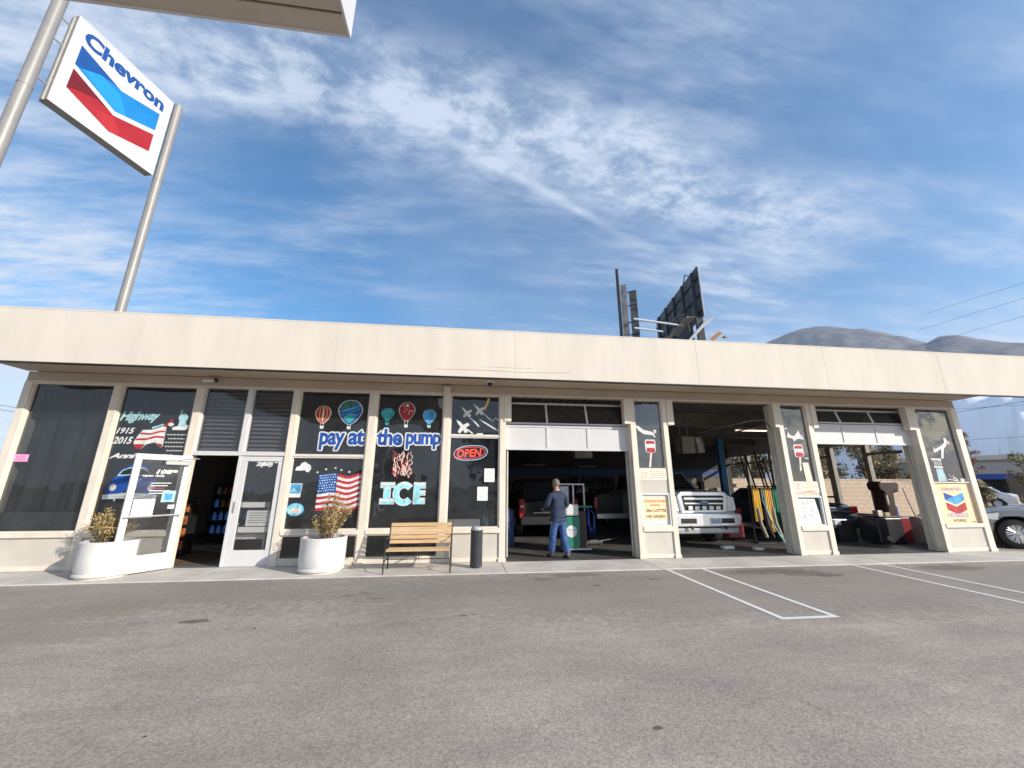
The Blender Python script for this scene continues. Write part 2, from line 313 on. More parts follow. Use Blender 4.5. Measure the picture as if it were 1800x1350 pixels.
# apron: strip of concrete along the front, in bays with joints
ap=MB()
jx=[-9.6,-7.0,-4.4,-1.9,.8,3.7,6.3,8.6,11.0,13.2]
for a,b in zip(jx[:-1],jx[1:]): ap.box(a+.004,b-.004,-1.02,-.035,-.06,.0)
APR=mat('apron_concrete',(.46,.435,.40),.85,var=0,scale=1.4,col2=(.62,.585,.54),bump=.5,bscale=40)
ap.build('pavement',APR,bevel=.006,kind='structure')
mk=MB(); PWL=mat('road_paint',(.78,.78,.76),.7,var=0,scale=14,col2=(.55,.54,.52),lo=.56,hi=.72)
def mline(x0,y0,x1,y1,w):
    d=Vector((x1-x0,y1-y0)).normalized(); n=Vector((-d.y,d.x))*w/2
    mk.add([(x0+n.x,y0+n.y,-.012),(x0-n.x,y0-n.y,-.012),(x1-n.x,y1-n.y,-.012),(x1+n.x,y1+n.y,-.012)],[(0,1,2,3)])
mline(3.80,-1.04,3.78,-3.70,.075); mline(4.50,-1.04,4.47,-3.70,.075); mline(3.74,-3.735,4.51,-3.735,.07)
mline(7.66,-1.04,7.50,-3.70,.075); mline(8.34,-1.04,8.16,-3.70,.075); mline(7.47,-3.735,8.2,-3.735,.07)
mline(11.9,-1.04,11.6,-3.7,.075); mline(12.6,-1.04,12.3,-3.7,.075); mline(11.57,-3.735,12.34,-3.735,.07)
mk.build('road_markings',PWL,kind='structure')
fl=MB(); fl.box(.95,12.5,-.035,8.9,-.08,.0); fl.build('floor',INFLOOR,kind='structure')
FLS=mat('store_floor',(.17,.155,.135),.4,var=.2,scale=3); fl=MB(); fl.box(-8.5,.8,-.035,6.9,-.08,-.002); fl.build('store_floor',FLS,kind='structure')
#@@BUILDING
# ---------------------------------------------------------------- the service station
ST=empty('service_station',(0,0,0),label='long low cream service station with deep flat fascia, shop windows and three garage bays',cat='building')
HZ=3.44
for i,(a,b,z0) in enumerate([(-8.60,-8.46,0),(-7.01,-6.87,0),(-5.48,-5.33,0),(-3.61,-3.48,0),(-2.05,-1.90,0),(-.48,-.34,0),(.75,.88,0),(3.755,3.87,0),(4.55,4.665,0),(7.51,7.625,0),(8.30,8.43,0),(11.30,11.42,0),(12.49,12.66,0)]):
    m=MB(); m.box(a,b,-.03,.12,z0,HZ); m.build('post',TRIM,ST,bevel=.006)
    m=MB(); m.box(a-.012,b+.012,-.042,-.031,0,.07); m.build('post_base',TRIM,ST,bevel=.003)
m=MB(); m.box(-8.6,12.66,-.012,.16,HZ+.002,3.655); m.build('header',SOFFIT,ST,bevel=.004)
m=MB(); m.box(-8.6,12.66,-.022,-.0125,HZ+.002,HZ+.03); m.build('header_trim',TRIM,ST)
# soffit boards and roof
m=MB(); m.box(-8.62,12.68,-.895,-.02,3.66,3.70); m.box(-8.62,12.68,-.90,-.80,3.60,3.659); m.build('soffit',SOFFIT,ST,bevel=.003)
m=MB(); m.box(-8.62,12.68,-.895,8.98,3.705,4.30); m.build('roof',mat('roof_gravel',(.4,.38,.35),.9,var=.2,scale=20),ST)
m=MB()
SE=[-8.95,-5.05,-2.55,.95,4.95,8.05,11.1,14.25]
for a,b in zip(SE[:-1],SE[1:]): m.box(a+.0012,b-.0012,-1.0,-.902,3.58,4.575)
m.build('fascia',CREAM,ST,bevel=.004)
m=MB(); m.tube([(-.6,-1.002,3.72),(.4,-1.004,3.73),(1.1,-1.002,3.71),(2.1,-1.003,3.74)],.006,5); m.tube([(.3,-1.002,3.80),(1.3,-1.003,3.80)],.004,4); m.build('fascia_crease',CREAM,ST)
m=MB(); m.box(-8.95,14.25,-1.003,-.90,4.576,4.60); m.build('coping',CREAM,ST)
m=MB(); m.box(-8.9,14.2,-.99,-.903,3.565,3.579); m.build('drip_edge',BLACKM,ST)
for x0,x1 in ((-8.62,-8.52),(12.58,12.68)):
    m=MB(); m.box(x0,x1,-.9,8.98,4.302,4.57); m.build('parapet',CREAM,ST)
def window(x0,x1,z0,z1,gl,fw_=.03,fm=TRIM,y=.045,art=None,label=None,parent=ST,nm='window'):
    m=MB()
    m.box(x0,x1,-.005,.09,z1-fw_,z1); m.box(x0,x1,-.005,.09,z0,z0+fw_); m.box(x0,x0+fw_,-.005,.09,z0+fw_,z1-fw_); m.box(x1-fw_,x1,-.005,.09,z0+fw_,z1-fw_)
    w=m.build(nm,fm,parent,bevel=.004); 
    if label: w['label']=label
    p=MB(); p.rect(x0+fw_,x1-fw_,z0+fw_,z1-fw_,gl,FR((0,y,0),(1,0,0),(0,0,1))); p.build('pane',gl,w)
    return w
AF=FR((0,.040,0),(1,0,0),(0,0,1))
W1=window(-8.46,-7.01,.64,HZ,glassmat('film_glass',(.34,.35,.36),.9,.04,.06,dcol=(.30,.34,.38)),label='dark window at the left end of the front')
W2=window(-6.87,-5.48,.64,HZ,GL_DARK,label='window painted with a blue car and white lettering')
TR1=window(-5.33,-4.50,2.12,HZ,GL_TRN,.02,WHITE); TR2=window(-4.41,-3.61,2.12,HZ,GL_TRN,.02,WHITE)
W3=window(-3.48,-2.05,2.07,HZ,GL_DARK,label='upper window painted with two balloons'); W3b=window(-3.48,-2.05,.63,2.05,GL_DARK,label='window painted with a flag'); W3c=window(-3.48,-2.05,.10,.55,GL_DARK)
W4=window(-1.90,-.48,.63,HZ,GL_DARK,label='window painted with ICE and three balloons'); W4c=window(-1.90,-.48,.10,.55,GL_DARK)
W5=window(-.34,.75,2.53,HZ,GL_DARK,label='upper window painted with white jets'); W5b=window(-.34,.75,.64,2.51,glassmat('front_glass',(.42,.42,.43),.95,.05,.05,dcol=(.30,.34,.38)),label='window holding the neon sign')
W6=window(3.87,4.55,1.85,HZ,GL_PIL,.025); W7=window(7.625,8.30,1.57,HZ,GL_PIL,.025); W8=window(11.42,12.49,1.57,HZ,GL_PIL,.025)
B('mullion',-4.50,-4.41,-.02,.10,2.12,HZ,WHITE,ST,.004)
B('door_head',-5.33,-3.61,-.025,.11,2.055,2.118,WHITE,ST,.004)
B('window_bar',-3.48,-2.05,-.02,.10,2.05,2.07,WHITE,ST); B('window_bar',-.34,.75,-.02,.10,2.505,2.535,WHITE,ST)
# sills, rails and lower panels
for a,b,z0,z1 in [(-8.46,-7.01,.56,.64),(-6.87,-5.48,.56,.64),(-.34,.75,.55,.64),(-3.48,-2.05,.55,.63),(-1.90,-.48,.55,.63),(3.87,4.55,.535,.64),(7.625,8.30,.51,.61),(11.42,12.49,.54,.63)]:
    B('sill',a,b,-.045,.11,z0,z1,TRIM,ST,.006)
for a,b,z1 in [(-8.46,-7.01,.56),(-6.87,-5.48,.56),(-.34,.75,.55),(3.87,4.55,.535),(7.625,8.30,.51),(11.42,12.49,.54)]:
    B('wall_panel',a,b,.0,.09,.0,z1,PANEL,ST)
    B('kick_board',a,b,-.012,-.001,.0,.085,TRIM,ST,.003)
for a,b in [(-3.48,-2.05),(-1.90,-.48)]: B('bottom_rail',a,b,-.01,.10,0,.10,TRIM,ST,.004)
B('wall_panel',3.87,4.55,.0,.06,1.33,1.85,PANEL,ST); B('wall_panel',7.625,8.30,.0,.06,1.27,1.57,PANEL,ST)
# display frames on the two narrow pillars
def dframe(x0,x1,z0,z1,back):
    B('display_backing',x0,x1,.05,.07,z0,z1,back,ST)
    m=MB(); w=.055
    m.box(x0,x1,-.015,.048,z1-.04,z1); m.box(x0,x1,-.015,.048,z0,z0+.03); m.box(x0,x0+w,-.015,.048,z0+.03,z1-.04); m.box(x1-.04,x1,-.015,.048,z0+.03,z1-.04)
    m.build('display_frame',WHITE2,ST,bevel=.004)
dframe(3.87,4.55,.64,1.33,PANEL); dframe(7.625,8.30,.61,1.27,mat('dark_green_board',(.05,.09,.09),.6))
B('display_backing',11.42,12.49,.05,.07,.63,1.57,PANEL,ST)
# brackets at the heads of the bays
for a,b in [(.845,1.0),(3.615,3.765),(4.66,4.82),(7.40,7.52),(8.425,8.56),(11.12,11.31)]: B('bracket',a,b,-.05,.0-.031 if 0 else .11,2.86,HZ-.002,TRIM,ST,.004)
# jambs of the bays
for x in (.885,3.75,4.67,7.505,8.435,11.295): B('jamb',x-.012,x+.012,.121,.35,0,HZ,TRIM,ST)
# interior walls
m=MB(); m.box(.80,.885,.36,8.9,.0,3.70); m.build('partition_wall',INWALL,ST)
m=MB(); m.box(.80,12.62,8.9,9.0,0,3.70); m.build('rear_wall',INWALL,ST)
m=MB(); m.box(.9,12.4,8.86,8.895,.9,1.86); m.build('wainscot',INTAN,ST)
m=MB(); m.box(.9,12.4,8.85,8.89,1.87,2.22); m.build('blue_wall_band',mat('band_blue',(.04,.08,.24),.6,var=.15),ST)
m=MB(); m.box(-8.6,-8.5,.13,7.0,0,3.70); m.build('side_wall',PANEL,ST)
m=MB(); m.box(-8.6,.8,6.9,7.0,0,3.70); m.build('rear_wall',INTAN,ST)
m=MB(); m.box(-8.5,.8,.17,6.9,3.50,3.54); m.build('ceiling',mat('store_ceiling',(.35,.34,.32),.9),ST)
# garage ceiling: steel deck over joists and one deep beam
m=MB()
for i in range(60):
    x=.9+i*.195; m.box(x,x+.10,.17,8.88,3.60,3.64)
m.box(.89,12.5,.17,8.88,3.645,3.69); m.build('roof_deck',mat('deck_grey',(.15,.135,.12),.7,var=.15),ST)
for y in (2.2,4.6,7.0):
    m=MB(); m.box(.9,12.5,y,y+.10,3.22,3.59); m.box(.9,12.5,y-.06,y+.16,3.19,3.219); m.box(.9,12.5,y-.06,y+.16,3.565,3.598); m.build('roof_beam',mat('beam_brown',(.13,.11,.09),.7,var=.2),ST)
# glazed side wall to the right
SWT=mat('side_wall_trim',(.30,.27,.23),.6,var=.1)
m=MB(); m.box(12.5,12.62,.13,8.9,0,.62); m.build('side_wall',PANEL,ST)
m=MB(); m.box(12.5,12.62,.13,8.9,2.78,3.70); m.build('side_wall_head',PANEL,ST)
for y,w in ((1.15,.13),(2.34,.14),(3.55,.20),(4.95,.14),(6.2,.14),(7.6,.14)):
    B('side_post',12.49,12.63,y,y+w,.621,2.779,SWT,ST)
ys=[.131,1.15,2.34,3.55,4.95,6.2,7.6,8.9]
for i in range(7):
    w=MB(); a=ys[i]+.14; b=ys[i+1]
    if i not in (2,): w.box(12.51,12.60,a+.06,b,2.42,2.50)
    w.box(12.51,12.60,a+.06,b,.623,.66); s_=w.build('side_window',SWT,ST)
    p=MB(); p.add([(12.57,a+.06,.66),(12.57,b,.66),(12.57,b,2.779),(12.57,a+.06,2.779)],[(0,1,2,3)]); p.build('pane',GL_SIDE,s_)
# garage doors, rolled part way up
def gdoor(x0,x1,zb,zm,zt,n,label):
    d=MB(); t=.035; y0,y1=.125,.165
    d.box(x0,x1,y0,y1,zb,zb+.05); d.box(x0,x1,y0,y1,zm-.05,zm)
    W=(x1-x0)/n
    for i in range(n+1):
        c=x0+W*i; a=max(x0,c-.03); b=min(x1,c+.03); d.box(a,b,y0,y1,zb+.051,zm-.051)
    o=d.build('garage_door',WHITE,ST,bevel=.004); o['label']=label
    for i in range(n):
        a=x0+W*i+(.03 if i else .03); b=x0+W*(i+1)-.03
        B('door_panel',a,b,y0+.015,y1-.012,zb+.051,zm-.051,WHITE,o)
    # upper section leans back into the room on its track
    f=FR((0,.165,zm+.015),(1,0,0),(0,.30,1)); g_=MB(); hh=zt-zm
    def bar(a,b,c,e): 
        O,U,V,Nn=f; P=[]
        for h in (0,.04):
            for (p,q) in ((a,c),(b,c),(b,e),(a,e)): P.append(O+U*p+V*q+Nn*h)
        g_.add(P,[(3,2,1,0),(4,5,6,7),(0,1,5,4),(1,2,6,5),(2,3,7,6),(3,0,4,7)])
    bar(x0,x1,0,.035); bar(x0,x1,hh-.04,hh)
    for i in range(n+1):
        c=x0+W*i; bar(max(x0,c-.022),min(x1,c+.022),.036,hh-.041)
    g_.build('glazed_section',WHITE2,o,bevel=.003)
    for i in range(n):
        p=MB(); p.rect(x0+W*i+.022,x0+W*(i+1)-.022,.036,hh-.041,None,f,.018); p.build('pane',GL_DARK,o)
    for x in (x0-.0,x1+.0):
        pass
gdoor(.90,3.74,2.25,2.81,3.36,3,'white garage door half raised over the first bay')
gdoor(8.45,11.28,2.49,2.99,3.38,3,'white garage door half raised over the right bay')
for x in (.94,3.70,4.72,7.45,8.49,11.24):
    m=MB(); m.tube([(x,.19,.05),(x,.19,2.9),(x,.35,3.1),(x,.8,3.15),(x,3.2,3.15)],.02,6); m.build('door_track',GREYM,ST)
# store doors
def leaf(fr,w,h,parent,name,inward=False,bar=True):
    O,U,V,Nn=fr; t=.045
    def slab(m,a,b,c,d,h0=0,h1=t):
        P=[]
        for hh in (h0,h1):
            for p,q in ((a,c),(b,c),(b,d),(a,d)): P.append(O+U*p+V*q+Nn*hh)
        m.add(P,[(3,2,1,0),(4,5,6,7),(0,1,5,4),(1,2,6,5),(2,3,7,6),(3,0,4,7)])
    m=MB(); slab(m,0,w,0,.28); slab(m,0,w,h-.10,h); slab(m,0,.10,.2805,h-.1005); slab(m,w-.10,w,.2805,h-.1005)
    d=m.build(name,WHITE,parent,bevel=.004)
    p=MB(); p.rect(.10,w-.10,.28,h-.10,GL_CLR,fr,.022); p.build('pane',GL_CLR,d)
    return d,slab
dl,slab=leaf(FR((-4.405,.045,.012),(1,0,0),(0,0,1)),.785,2.035,ST,'door'); dl['label']='closed white shop door with white lettering on its glass'
m=MB(); fr=FR((-4.405,.0,.012),(1,0,0),(0,0,1))
m.tube([(-4.38,-.035,.98),(-4.38,-.035,1.18)],.012,8); m.tube([(-4.38,.0,.99),(-4.38,-.035,.99)],.01,6); m.tube([(-4.38,.0,1.17),(-4.38,-.035,1.17)],.01,6); m.build('handle',ALU,dl)
m=MB(); m.text('2(89)',.26,.58,1.82,1.93,PW,fr,.0235-.045+.0,off=.06,shear=.2,sp=.85); m.rect(.60,.75,1.905,1.925,PW,fr,-.02)
m.build('painted_lettering',PW,dl)
m=MB()
for (a,b,c,d) in ((.12,.52,1.06,1.16),(.10,.70,.60,.70),(.22,.66,.72,1.00)): m.box(-4.405+a,-4.405+b,.075,.085,c,d)
m.build('notice',PAPER,dl)
m=MB(); 
for i in range(5): m.rect(.26,.62-.05*(i%2),.95-.045*i,.965-.045*i,INKG,FR((-4.405,.073,0),(1,0,0),(0,0,1)),0)
m.build('notice_text',INKG,dl)
B('door_frame',-4.47,-4.41,-.02,.11,0,2.05,WHITE,ST,.004)
# open leaf, swung out past square
hd=Vector((-.475,-.665,0)).normalized(); OW=.84
lf=FR(Vector((-5.32,-.03,.02))+hd*OW,-hd,(0,0,1))      # origin at the free edge, U runs back to the hinge
od,slab=leaf(lf,OW,2.01,ST,'door'); od['label']='white shop door standing open beside the planter'
O_,U_,V_,N_=lf
def P3(a,b,h): return O_+U_*a+V_*b+N_*h
m=MB(); m.tube([P3(.02,.93,.09),P3(.82,.93,.09)],.016,8); m.tube([P3(.05,.93,.045),P3(.05,.93,.09)],.02,8); m.tube([P3(.80,.93,.045),P3(.80,.93,.10)],.025,8); m.build('push_bar',ALU,od)
m=MB(); 
def slabM(a,b,c,d,h0,h1): slab(m,a,b,c,d,h0,h1)
slabM(.42,.80,1.83,1.90,.046,.12); m.build('door_closer',GREYM,od,bevel=.006)
m=MB(); m.tube([P3(.60,1.92,.09),P3(.86,1.95,.30),P3(.86,1.97,.05)],.008,6); m.build('closer_arm',ALU,od)
m=MB(); slabM(.22,.25,-.015,.12,.046,.065); m.build('door_stop',GREYM,od)
m=MB(); h=.025
m.text('1089',.34,.66,1.66,1.74,PW,lf,h,off=.05,shear=.2); m.text('open daily',.16,.48,1.60,1.65,PW,lf,h,off=.03)
m.build('painted_lettering',PW,od)
m=MB()
for i in range(5): m.rect(.30,.60-.05*(i%3),1.49-.045*i,1.505-.045*i,PW if i!=2 else PR,lf,h)
m.build('painted_text_lines',PW,od)
m=MB(); m.rect(.50,.70,1.16,1.36,PLB,lf,h); m.rect(.54,.66,1.20,1.31,PB2,lf,h+.002); m.rect(.62,.72,1.04,1.11,PW,lf,h); m.rect(.12,.42,.9,1.22,PAPER,lf,h-.001); m.build('sticker',PLB,od)
m=MB(); 
for i in range(6): m.rect(.15,.39,1.17-.04*i,1.18-.04*i,INKG,lf,h+.002)
m.build('notice_text',INKG,od)
B('threshold',-5.33,-3.61,-.05,.12,.0,.012,ALU,ST)
# curtain, blinds and boards behind the glass
def curtain(x0,x1,z0,z1,m_,y=.30,amp=.03,name='curtain',sd_=1,parent=ST):
    rd=random.Random(sd_); n=60; k=10; vs=[];fs=[]; ph=[rd.uniform(0,6) for _ in range(5)]
    for j in range(k+1):
        for i in range(n+1):
            u=i/n; v=j/k; yy=y+amp*(math.sin(u*22+ph[0]+v*1.5)+.6*math.sin(u*41+ph[1]-v*3)+.5*math.sin(u*9+ph[2]+v*5)); vs.append((x0+(x1-x0)*u,yy,z0+(z1-z0)*v))
    for j in range(k):
        for i in range(n): a=j*(n+1)+i; fs.append((a,a+1,a+n+2,a+n+1))
    m=MB(); m.add(vs,fs); return m.build(name,m_,parent,smooth=True)
CUR=mat('charcoal_cloth',(.09,.095,.105),.9,var=.3,scale=2)
curtain(-8.44,-7.03,1.0,3.34,CUR,.20,.035); curtain(-6.85,-5.5,1.16,3.34,CUR,.20,.008,sd_=3)
curtain(-3.46,-2.07,2.1,3.36,CUR,.22,.006,sd_=4); curtain(-1.88,-.5,1.15,3.36,CUR,.22,.008,sd_=5)
B('window_board',-6.85,-5.50,.12,.14,.66,1.15,mat('pale_board',(.80,.76,.68),.7,var=.05),ST)
B('window_board',-8.44,-7.03,.14,.16,.66,.99,mat('grey_board',(.22,.24,.25),.5,var=.35,scale=3),ST)
BL=mat('blind_slat',(.50,.50,.52),.4,.2,var=.15)
for x0,x1 in ((-5.30,-4.52),(-4.39,-3.63)):
    m=MB(); n=15
    for i in range(n):
        z=2.17+i*.083; m.add([(x0,.10,z),(x1,.10,z),(x1,.17,z+.052),(x0,.17,z+.052)],[(0,1,2,3)])
        m.add([(x0,.10,z),(x1,.10,z),(x1,.099,z+.012),(x0,.099,z+.012)],[(0,1,2,3)])
    m.build('blind',BL,ST)
#@@ART
# ---------------------------------------------------------------- painting on the glass
def art(w,name,fn,lab=None):
    m=MB(); fn(m); o=m.build(name,PW,w)
    if lab: o['label']=lab
    return o
def f(m):
    m.text('Highway',-6.82,-6.10,2.66,2.90,PLB,AF,0,off=.035,shear=.35,sp=.9,slope=.03)
    m.text('1915',-6.82,-6.50,2.46,2.58,PW,AF,0,off=.03,shear=.3); m.text('2015',-6.84,-6.49,2.26,2.40,PW,AF,0,off=.03,shear=.3)
    m.text('Anniversary',-6.83,-5.72,1.95,2.08,PW,AF,0,off=.035,shear=.35,sp=.92,slope=.02)
art(W2,'painted_lettering',f)
def f(m):
    rd=random.Random(5)
    for i,(a,b,z) in enumerate(((-5.90,-5.56,2.455),(-5.86,-5.58,2.375),(-5.91,-5.50,2.30),(-5.89,-5.51,2.22),(-5.85,-5.58,2.14))):
        x=a
        while x<b:
            w=rd.uniform(.02,.06); m.line([(x,z-.006),(x+w*.3,z+.012),(x+w*.6,z-.008),(x+w,z+.006)],.014,PW,AF); x+=w+.012
art(W2,'painted_text_lines',f)
def f(m):
    X0=[(-6.36,2.54),(-6.20,2.545),(-6.01,2.62),(-5.94,2.60),(-5.93,2.24),(-5.96,2.19),(-6.02,2.24),(-6.09,2.30),(-6.23,2.26),(-6.32,2.16),(-6.41,2.18),(-6.47,2.29),(-6.42,2.43),(-6.38,2.49)]
    m.flat(X0,PW,AF)
    m.line([(-6.38,2.47),(-6.2,2.46),(-6.05,2.51),(-5.95,2.52)],.035,PR,AF,.001); m.line([(-6.44,2.35),(-6.25,2.36),(-6.1,2.41),(-5.94,2.40)],.04,PR,AF,.001)
    m.flat([(-6.47,2.26),(-6.25,2.26),(-6.32,2.16),(-6.41,2.18)],PR,AF,.001); m.flat([(-6.07,2.29),(-5.94,2.26),(-5.96,2.19)],PR,AF,.001)
    m.line([(-5.98,2.62),(-5.90,2.68),(-5.86,2.76)],.05,PR,AF,.001); m.ell(-5.87,2.66,.05,.035,PW,AF,.002,w=.15); m.line([(-6.2,2.58),(-6.1,2.62),(-6.0,2.66)],.03,PLB,AF,.001)
art(W2,'painted_map',f)
def f(m):
    m.flat([(-5.83,2.55),(-5.84,2.60),(-5.72,2.64),(-5.51,2.66),(-5.48,2.63),(-5.55,2.58),(-5.6,2.55)],PW,AF)
    m.flat([(-5.74,2.62),(-5.73,2.72),(-5.76,2.80),(-5.74,2.90),(-5.73,2.96),(-5.71,2.96),(-5.70,2.87),(-5.66,2.90),(-5.63,2.87),(-5.59,2.84),(-5.58,2.78),(-5.61,2.74),(-5.59,2.62)],PLB,AF,.001)
art(W2,'painted_statue',f)
def f(m):
    m.flat([(-6.72,1.31),(-6.74,1.43),(-6.69,1.56),(-6.61,1.65),(-6.57,1.76),(-6.45,1.84),(-6.28,1.87),(-6.12,1.84),(-6.03,1.75),(-5.95,1.63),(-5.88,1.52),(-5.86,1.42),(-5.87,1.31)],PB,AF)
    m.flat([(-6.60,1.66),(-6.54,1.76),(-6.42,1.81),(-6.28,1.83),(-6.14,1.80),(-6.05,1.72),(-6.02,1.65),(-6.28,1.68)],PLB,AF,.001)
    m.flat([(-6.57,1.67),(-6.52,1.75),(-6.42,1.79),(-6.30,1.80),(-6.30,1.69)],PBK,AF,.002); m.flat([(-6.26,1.69),(-6.26,1.80),(-6.15,1.78),(-6.07,1.71),(-6.05,1.67)],PBK,AF,.002)
    for x in (-6.63,-5.97): m.ell(x,1.44,.062,.068,PLB,AF,.002); m.ell(x,1.44,.052,.058,PCR,AF,.003)
    m.flat([(-6.50,1.31),(-6.42,1.37),(-6.28,1.39),(-6.14,1.37),(-6.08,1.31)],PBK,AF,.002)
    for i in range(7): m.line([(-6.46+i*.05,1.31),(-6.44+i*.05,1.35)],.014,PW,AF,.003)
    m.flat([(-6.76,1.22),(-6.77,1.30),(-6.5,1.325),(-6.28,1.33),(-6.05,1.325),(-5.83,1.30),(-5.84,1.22),(-6.28,1.24)],PW,AF,.004); m.line([(-6.75,1.265),(-6.28,1.29),(-5.85,1.265)],.018,PLB,AF,.005)
    for x in (-6.55,-6.36,-6.2,-6.0): m.line([(x,1.23),(x+.01,1.19)],.03,PW,AF,.005)
    m.line([(-6.36,1.62),(-6.36,1.52)],.012,PLB,AF,.003); m.line([(-6.22,1.56),(-6.17,1.60)],.012,PLB,AF,.003); m.line([(-6.30,1.44),(-6.24,1.47),(-6.22,1.43)],.012,PW,AF,.003); m.line([(-6.60,1.655),(-6.3,1.675),(-6.02,1.645)],.014,PLB,AF,.003)
art(W2,'painted_car',f,'blue vintage car painted on the glass')
def balloon(m,cx,zt,zb,rx,bk,cols,edge=PW):
    # envelope outline
    n=24; pts=[]
    H_=zt-zb; 
    for i in range(n+1):
        t=math.pi*i/n   # from top round the right to the bottom
        r=math.sin(t)**.85 if i<n else 0
        z=zt-H_*(1-math.cos(t))/2
        wv=rx*r*(1 if t<1.4 else max(.12,1-.33*(t-1.4)))
        pts.append((wv,z))
    right=[(cx+max(a,.02 if i>n*.5 else 0),b) for i,(a,b) in enumerate(pts)]; left=[(2*cx-a,b) for a,b in right[::-1]]
    m.flat([(cx+(a-cx)*1.09,zb+(b-zb)*1.035-.006) for a,b in right+left[1:]],edge,AF); m.flat(right+left[1:],cols[0],AF,.001)
    def at(fr_a,fr_b,col,h=.002):
        R_=[(cx+(a-cx)*fr_b,b) for a,b in right]; L_=[(cx+(a-cx)*fr_a,b) for a,b in right[::-1]]; m.flat(R_+L_[1:-1],col,AF,h)
    m.line([(cx-.035,zb+.02),(cx-.025,bk+.05)],.008,edge,AF,.001); m.line([(cx+.035,zb+.02),(cx+.025,bk+.05)],.008,edge,AF,.001)
    m.flat([(cx-.04,bk+.06),(cx+.04,bk+.06),(cx+.032,bk),(cx-.032,bk)],edge,AF,.002)
    return at
def f(m):
    at=balloon(m,-2.995,3.11,2.74,.155,2.63,[PO]); at(.62,.88,PDR); at(-.88,-.62,PDR); at(.12,.40,PDR,.0025); at(-.40,-.12,PDR,.0025); at(-.12,.12,PCR,.003); at(.88,1,PNK,.003)
art(W3,'painted_balloon',f,'orange striped balloon painted on glass')
def f(m):
    at=balloon(m,-2.45,3.245,2.73,.24,2.63,[PDB])
    m.flat([(-2.66,3.08),(-2.60,3.17),(-2.50,3.225),(-2.40,3.225),(-2.31,3.17),(-2.45,3.12),(-2.56,3.07),(-2.67,3.04)],PG,AF,.002); m.line([(-2.67,2.99),(-2.55,3.03),(-2.40,3.08),(-2.26,3.15)],.045,PB2,AF,.003); m.line([(-2.63,2.93),(-2.5,2.96),(-2.36,3.02),(-2.24,3.09)],.03,PT,AF,.003)
    m.flat([(-2.58,2.86),(-2.45,2.93),(-2.30,2.93),(-2.36,2.84),(-2.43,2.76),(-2.49,2.76)],PT,AF,.003); m.line([(-2.58,2.87),(-2.45,2.94),(-2.29,2.94)],.012,PCY,AF,.004)
art(W3,'painted_balloon',f,'large green and blue balloon painted on glass')
def f(m): balloon(m,-1.675,3.10,2.84,.135,2.73,[PT],PT); m.line([(-1.75,3.06),(-1.70,2.98),(-1.64,3.06),(-1.60,3.0)],.012,PCY,AF,.003)
art(W4,'painted_balloon',f,'small teal balloon painted on glass')
def f(m):
    at=balloon(m,-1.275,3.235,2.83,.165,2.69,[PDR])
    rd=random.Random(2)
    for i in range(16):
        a=rd.uniform(0,6.28); r=rd.uniform(.0,.11); m.ell(-1.275+r*math.cos(a),3.08+r*1.1*math.sin(a),.02,.016,PR if i%2 else PNK,AF,.002+.0002*i,8,.2,i)
    m.ell(-1.275,3.17,.035,.03,PW,AF,.006,10,.2)
art(W4,'painted_balloon',f,'red and white balloon painted on glass')
def f(m): balloon(m,-.79,3.095,2.79,.135,2.69,[PB2],PLB); m.line([(-.86,3.03),(-.80,3.05),(-.72,3.03)],.01,PLB,AF,.003)
art(W4,'painted_balloon',f,'small plain blue balloon painted on glass')
art(W3,'painted_lettering',lambda m: (m.text('pay',-3.00,-2.50,2.19,2.55,PB,AF,.008,off=.035,sp=.95,outline=PW,ow=.028), m.text('at',-2.43,-2.10,2.30,2.62,PB,AF,.011,off=.035,sp=.95,outline=PW,ow=.028)))
art(W4,'painted_lettering',lambda m: (m.text('the',-1.86,-1.33,2.30,2.65,PB,AF,.008,off=.035,sp=.95,outline=PW,ow=.028), m.text('pump',-1.25,-.52,2.23,2.56,PB,AF,.011,off=.035,sp=.92,outline=PW,ow=.028)))
def f(m):
    # slab serif letters built from blocks, white shadow edge and ice blue face
    def blk(rs,dx,dz,c,h):
        for a,b,c0,d in rs: m.rect(a+dx,b+dx,c0+dz,d+dz,c,AF,h)
    I=[(-1.68,-1.42,1.44,1.52),(-1.61,-1.50,1.20,1.44),(-1.68,-1.42,1.12,1.20)]
    E=[(-1.01,-.91,1.12,1.52),(-.91,-.80,1.12,1.21),(-.91,-.80,1.29,1.36),(-.91,-.80,1.43,1.52)]
    for L_ in (I,E):
        blk([(a-.018,b+.018,c0-.018,d+.02) for a,b,c0,d in L_],0,.01,PW,.001); blk(L_,0,0,PCY,.002)
        blk([(a,b,max(c0,d-.03),d+.015) for a,b,c0,d in L_],0,0,PW,.003)
    C_=[(-1.215+.14*math.cos(t)*1.15,1.32+.175*math.sin(t)) for t in [R(40+i*14) for i in range(21)]]
    m.line(C_,.135,PW,AF,.001); m.line(C_,.10,PCY,AF,.002); m.line([(a*1.0,b+.03) for a,b in C_[:8]],.035,PW,AF,.003)
art(W4,'painted_lettering',f,'ice blue letters ICE painted on glass')
def f(m):
    rd=random.Random(9)
    for i in range(46):
        a=rd.uniform(-1.46,-1.10); b=rd.uniform(1.62,2.0); k=[PNK,PCR,PR,PNK,PCR,PDR][i%6]; pts=[]; q=rd.uniform(0,6); l=rd.uniform(.10,.22); am=rd.uniform(.012,.035)
        for j in range(7): pts.append((a+am*math.sin(q+j*1.1)+(a+1.28)*.12*j*.3,min(2.2,b+l*j/6)))
        m.line(pts,rd.uniform(.012,.022),k,AF,.0012+.00015*i)
art(W4,'painted_flame',f,'pink and white flame pattern painted above ICE')
def wav(u): return .035*math.sin(u*9.0-1.2)*(.3+u)
